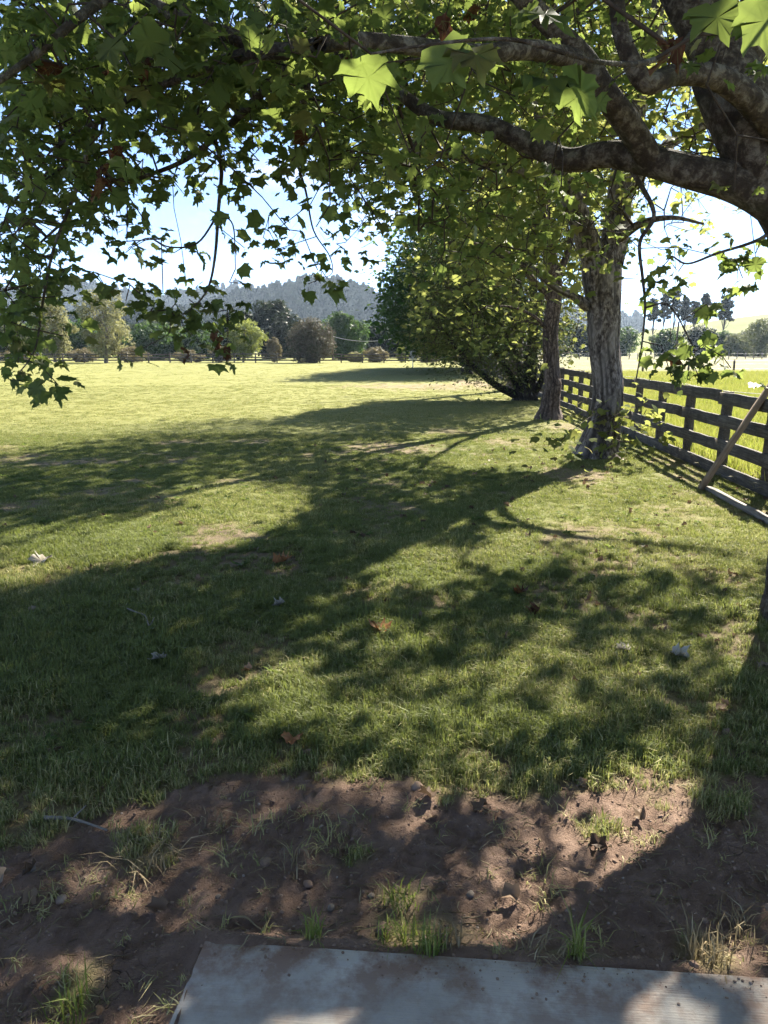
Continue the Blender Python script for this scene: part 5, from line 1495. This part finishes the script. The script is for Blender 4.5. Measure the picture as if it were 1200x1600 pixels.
scatter('lawn_weeds', np.column_stack([x, y, ground_z(x, y) + 0.006]), np.column_stack([rg.normal(0, .2, n), rg.normal(0, .2, n), rg.uniform(0, 6.28, n)]), rg.uniform(.025, .06, n), rg.integers(0, 4, n), [(weed(q), M_WEED) for q in range(4)])

# ------------------------------------------------------------------ small things on the ground
def ground_leaf(px, py, size, mat_, label, cat, curl, rot, seed):
    gx_, gy_ = G(px, py)
    V, F, u = LT[2]
    rr = np.random.default_rng(seed)
    W = V.copy()
    W[:, 2] = curl * (W[:, 0] ** 2 * 2.2 + 0.5 * (W[:, 1] - .4) ** 2) + 0.08 * np.sin(W[:, 1] * 9 + seed) + rr.normal(0, .03, len(W))
    W[:, 0] *= 1 - 0.35 * abs(curl)
    W[:, 1] -= 0.4
    W *= size
    W[:, 2] -= W[:, 2].min()
    top = MB(); top.add(W, F)
    Vs, Fs = tube(np.array([[0, -0.38, 0.02], [0.02, -0.55, 0.05], [0.06, -0.75, 0.02]]) * size, np.array([.012, .012, .010]) * size, 4)
    me = top.mesh('leaf_blade'); a = np.zeros((len(W), 3)); a[:, :2] = u; attr(me, 'luv', a, 'FLOAT_VECTOR')
    t = thing('fallen_leaf', label, cat, (gx_, gy_, float(ground_z(np.array([gx_]), np.array([gy_]))[0]) + 0.018))
    t.rotation_euler = (rr.normal(0, .2), rr.normal(0, .2), rot)
    obj('blade', me, mat_, t)
    obj('stalk', mesh_np('stalk', Vs, Fs, True), M_TWIG, t)
M_TANLEAF = leaf_mat('tan_leaf', [(0, (0.30, 0.13, 0.06)), (0.5, (0.38, 0.18, 0.085)), (1, (0.46, 0.25, 0.13))], (0.4, 0.2, 0.08), 0.25, veins=True)
M_WHITELEAF = leaf_mat('bleached_leaf', [(0, (0.32, 0.28, 0.23)), (0.5, (0.40, 0.36, 0.30)), (1, (0.48, 0.44, 0.38))], (0.4, 0.36, 0.3), 0.15, veins=True)
ground_leaf(590, 987, 0.13, M_TANLEAF, 'curled orange-brown plane leaf lying on the green grass', 'leaf', 0.5, 0.6, 1)
ground_leaf(434, 951, 0.075, M_WHITELEAF, 'small bleached leaf in the shaded grass near the orange-brown leaf', 'leaf', 0.8, 2.0, 2)
ground_leaf(1066, 1028, 0.11, M_WHITELEAF, 'crumpled whitish leaf on the dry grass by the root of the mottled tree', 'leaf', 0.7, 4.1, 3)
ground_leaf(970, 1019, 0.085, M_WHITELEAF, 'smaller whitish leaf next to the crumpled one by the tree root', 'leaf', 0.6, 1.0, 4)
ground_leaf(64, 885, 0.16, M_WHITELEAF, 'pale dead leaf lying alone in the sunny grass strip away from the trees', 'leaf', 0.5, 2.9, 5)
ground_leaf(376, 887, 0.13, M_LEAF, 'fresh green leaf fallen on the worn earth patch', 'leaf', 0.3, 3.6, 6)
ground_leaf(445, 880, 0.15, M_TANLEAF, 'tan dead leaf on the worn earth patch beside the green leaf', 'leaf', 0.6, 5.2, 7)
ground_leaf(808, 931, 0.11, M_BROWNLEAF, 'dull brown leaf in the longer grass below the fissured trunk', 'leaf', 0.6, 0.4, 8)
ground_leaf(836, 961, 0.10, M_BROWNLEAF, 'dark brown curled leaf just below the dull brown one', 'leaf', 0.9, 2.4, 9)
ground_leaf(245, 1036, 0.09, M_WHITELEAF, 'pale leaf sunk in the dark shaded grass', 'leaf', 0.5, 1.7, 10)
ground_leaf(455, 1166, 0.09, M_TANLEAF, 'tan leaf at the edge where grass meets bare earth', 'leaf', 0.5, 3.0, 11)

def stick(name, pts_px, r, label, mat_, lift=0.012, side=None):
    pts = []
    for a, b in pts_px:
        g = G(a, b); pts.append([g[0], g[1], float(ground_z(np.array([g[0]]), np.array([g[1]]))[0]) + lift])
    pts = np.array(pts); O = pts[0].copy()
    p, rr = catmull(pts - O, np.linspace(r, r * .45, len(pts)), 6)
    mb = MB(); mb.add(*tube(p, rr, 7, lambda th, s_, q: 1 + 0.2 * (fbm(np.cos(th) + 5, s_ * 30 + np.sin(th), 7, 2) - .5)))
    if side:
        for i, d in side:
            q0 = p[i]; mb.add(*tube(np.array([q0, q0 + np.array(d) * .6, q0 + np.array(d)]), [r * .5, r * .4, r * .2], 5))
    obj(name, mb.mesh(name, True), mat_, label=label, cat='stick').location = O
stick('fallen_stick', [(70, 1284), (105, 1283), (130, 1292), (168, 1300)], 0.0075, 'grey-brown stick lying where the shaded grass ends', M_GREYPLANK, 0.018, [(8, (0.03, 0.05, 0.02))])
stick('curly_twig', [(200, 962), (215, 968), (228, 974), (234, 990), (242, 978)], 0.006, 'thin pale curly twig on the dark shaded grass', M_GREYPLANK, 0.045)
stick('short_twig', [(365, 1441), (385, 1440), (398, 1447), (408, 1455)], 0.004, 'short pale twig on the bare earth beside the slab corner', M_STRAW, 0.012)

def stone(px, py, size, label, seed, mat_):
    import bmesh
    rr = np.random.default_rng(seed)
    bm = bmesh.new(); bmesh.ops.create_icosphere(bm, subdivisions=3, radius=1)
    o3 = rr.uniform(0, 50, 3)
    for v in bm.verts:
        c = np.array(v.co)
        f = 1 + 0.55 * (float(fbm(np.array([c[0] * 1.3 + o3[0]]), np.array([c[1] * 1.3 + c[2] + o3[1]]), seed, 4)[0]) - .5)
        v.co = Vector((c[0] * f, c[1] * f * .8, c[2] * f * .6)) * size
    for f in bm.faces: f.smooth = True
    me = bpy.data.meshes.new('stone'); bm.to_mesh(me); bm.free()
    g = G(px, py)
    o = obj('stone', me, mat_, label=label, cat='stone')
    o.location = (g[0], g[1], float(ground_z(np.array([g[0]]), np.array([g[1]]))[0]) + size * 0.25)
    o.rotation_euler = (0, 0, rr.uniform(0, 6))
m_, nt_ = mat('grey_stone'); k_ = NT_(nt_)
c_ = k_.noise(k_.coord('Object'), 60, 5, 0.7)
k_.out(k_.bsdf(k_.ramp(c_, [(0.3, (0.10, 0.078, 0.06)), (0.7, (0.20, 0.165, 0.13))]), 0.85, k_.bump(c_, 0.6, 0.004), 0.25)); M_STONE = m_
stone(47, 1358, 0.017, 'flat grey stone lying on the shaded earth below the stick', 3, M_STONE)
stone(580, 1393, 0.012, 'rounded pebble in the grass sprouts above the slab', 4, M_STONE)
stone(517, 1416, 0.014, 'grey pebble on the earth left of the grassy clump above the slab'.replace('left of', 'beside'), 5, M_STONE)
stone(482, 1374, 0.017, 'dark knobbly earth lump in the middle of the bare ground', 6, M_CLOD)
stone(415, 1340, 0.022, 'dark clod of earth near the rim of the shaded bare ground', 7, M_CLOD)
stone(652, 1232, 0.026, 'big earth clod close to the ragged grass edge', 8, M_CLOD)
stone(600, 1452, 0.028, 'reddish clod beside the grass sprouts on the slab rim', 9, M_CLOD)
stone(340, 1392, 0.010, 'small grey pebble in the shaded cracked earth', 10, M_STONE)
stone(735, 1395, 0.014, 'small pebble at the sunlit straw patch', 12, M_STONE)
stone(95, 1400, 0.02, 'lump of earth at the shaded rim away from the slab', 13, M_CLOD)

def tuft(px, py, n, h, rad, dry_c, label, seed, lean=0.6, w=0.0042):
    g = G(px, py)
    me = grass_patch(seed, n, rad, h, w, lean)
    o = obj('grass_tuft', me, dry_c, label=label, cat='grass tuft')
    o.location = (g[0], g[1], float(ground_z(np.array([g[0]]), np.array([g[1]]))[0]))
M_TUFT = leaf_mat('tuft_blade', [(0, (0.10, 0.135, 0.03)), (0.6, (0.16, 0.20, 0.055)), (0.85, (0.24, 0.26, 0.10)), (1, (0.40, 0.34, 0.18))], (0.32, 0.38, 0.07), 0.4)
tuft(490, 1475, 34, 0.075, 0.022, M_TUFT, 'small fresh green tuft at the exposed corner of the slab', 501)
tuft(665, 1490, 90, 0.085, 0.055, M_TUFT, 'largest bright green clump growing over the middle of the slab edge', 502)
tuft(615, 1470, 60, 0.07, 0.05, M_TUFT, 'loose green clump with a clod beside it on the slab edge', 503, 0.9)
tuft(700, 1480, 50, 0.07, 0.04, M_STRAW, 'faded straw-coloured clump next to the largest green clump', 504, 0.9)
tuft(630, 1405, 50, 0.06, 0.06, M_TUFT, 'thin green sprouts on the earth above the largest clump', 505, 0.9)
tuft(900, 1515, 30, 0.11, 0.02, M_TUFT, 'splayed long-bladed tuft drooping onto the slab', 506, 1.3, 0.005)
tuft(850, 1505, 34, 0.07, 0.05, M_STRAW, 'sparse straw tuft beside the splayed long-bladed one', 507, 1.2)
tuft(1105, 1500, 110, 0.085, 0.06, M_STRAW, 'dense tawny straw clump in the sun patch on the slab edge', 508, 0.8)
tuft(118, 1560, 46, 0.09, 0.035, M_TUFT, 'upright green tuft alone on the earth beside the slab', 509)
tuft(105, 1600, 40, 0.06, 0.05, M_TUFT, 'low green tuft just below the upright one beside the slab', 510, 0.9)
tuft(460, 1350, 40, 0.05, 0.06, M_STRAW, 'dry flattened tuft in the middle of the bare earth', 511, 1.4)
tuft(230, 1335, 90, 0.055, 0.10, M_STRAW, 'wide patch of dead pale grass on the shaded earth', 512, 1.5)
tuft(330, 1285, 40, 0.05, 0.06, M_STRAW, 'dead pale grass tuft towards the ragged lawn edge', 513, 1.4)
tuft(1150, 1450, 60, 0.08, 0.07, M_STRAW, 'wispy dead grass in the trunk shadow above the tawny clump', 514, 1.1)

# ------------------------------------------------------------------ air
m_, nt_ = mat('haze_air'); k_ = NT_(nt_)
pv = k_.n('VolumePrincipled')
pv.inputs['Color'].default_value = (0.66, 0.81, 1.0, 1)
pv.inputs['Density'].default_value = 0.00017
pv.inputs['Anisotropy'].default_value = 0.25
k_.l(pv.outputs[0], k_.n('OutputMaterial').inputs['Volume'])
obj('haze', mesh_np('haze', box_v(-1750, 1750, -90, 1850, -3, 175), BOXF), m_, kind='stuff')
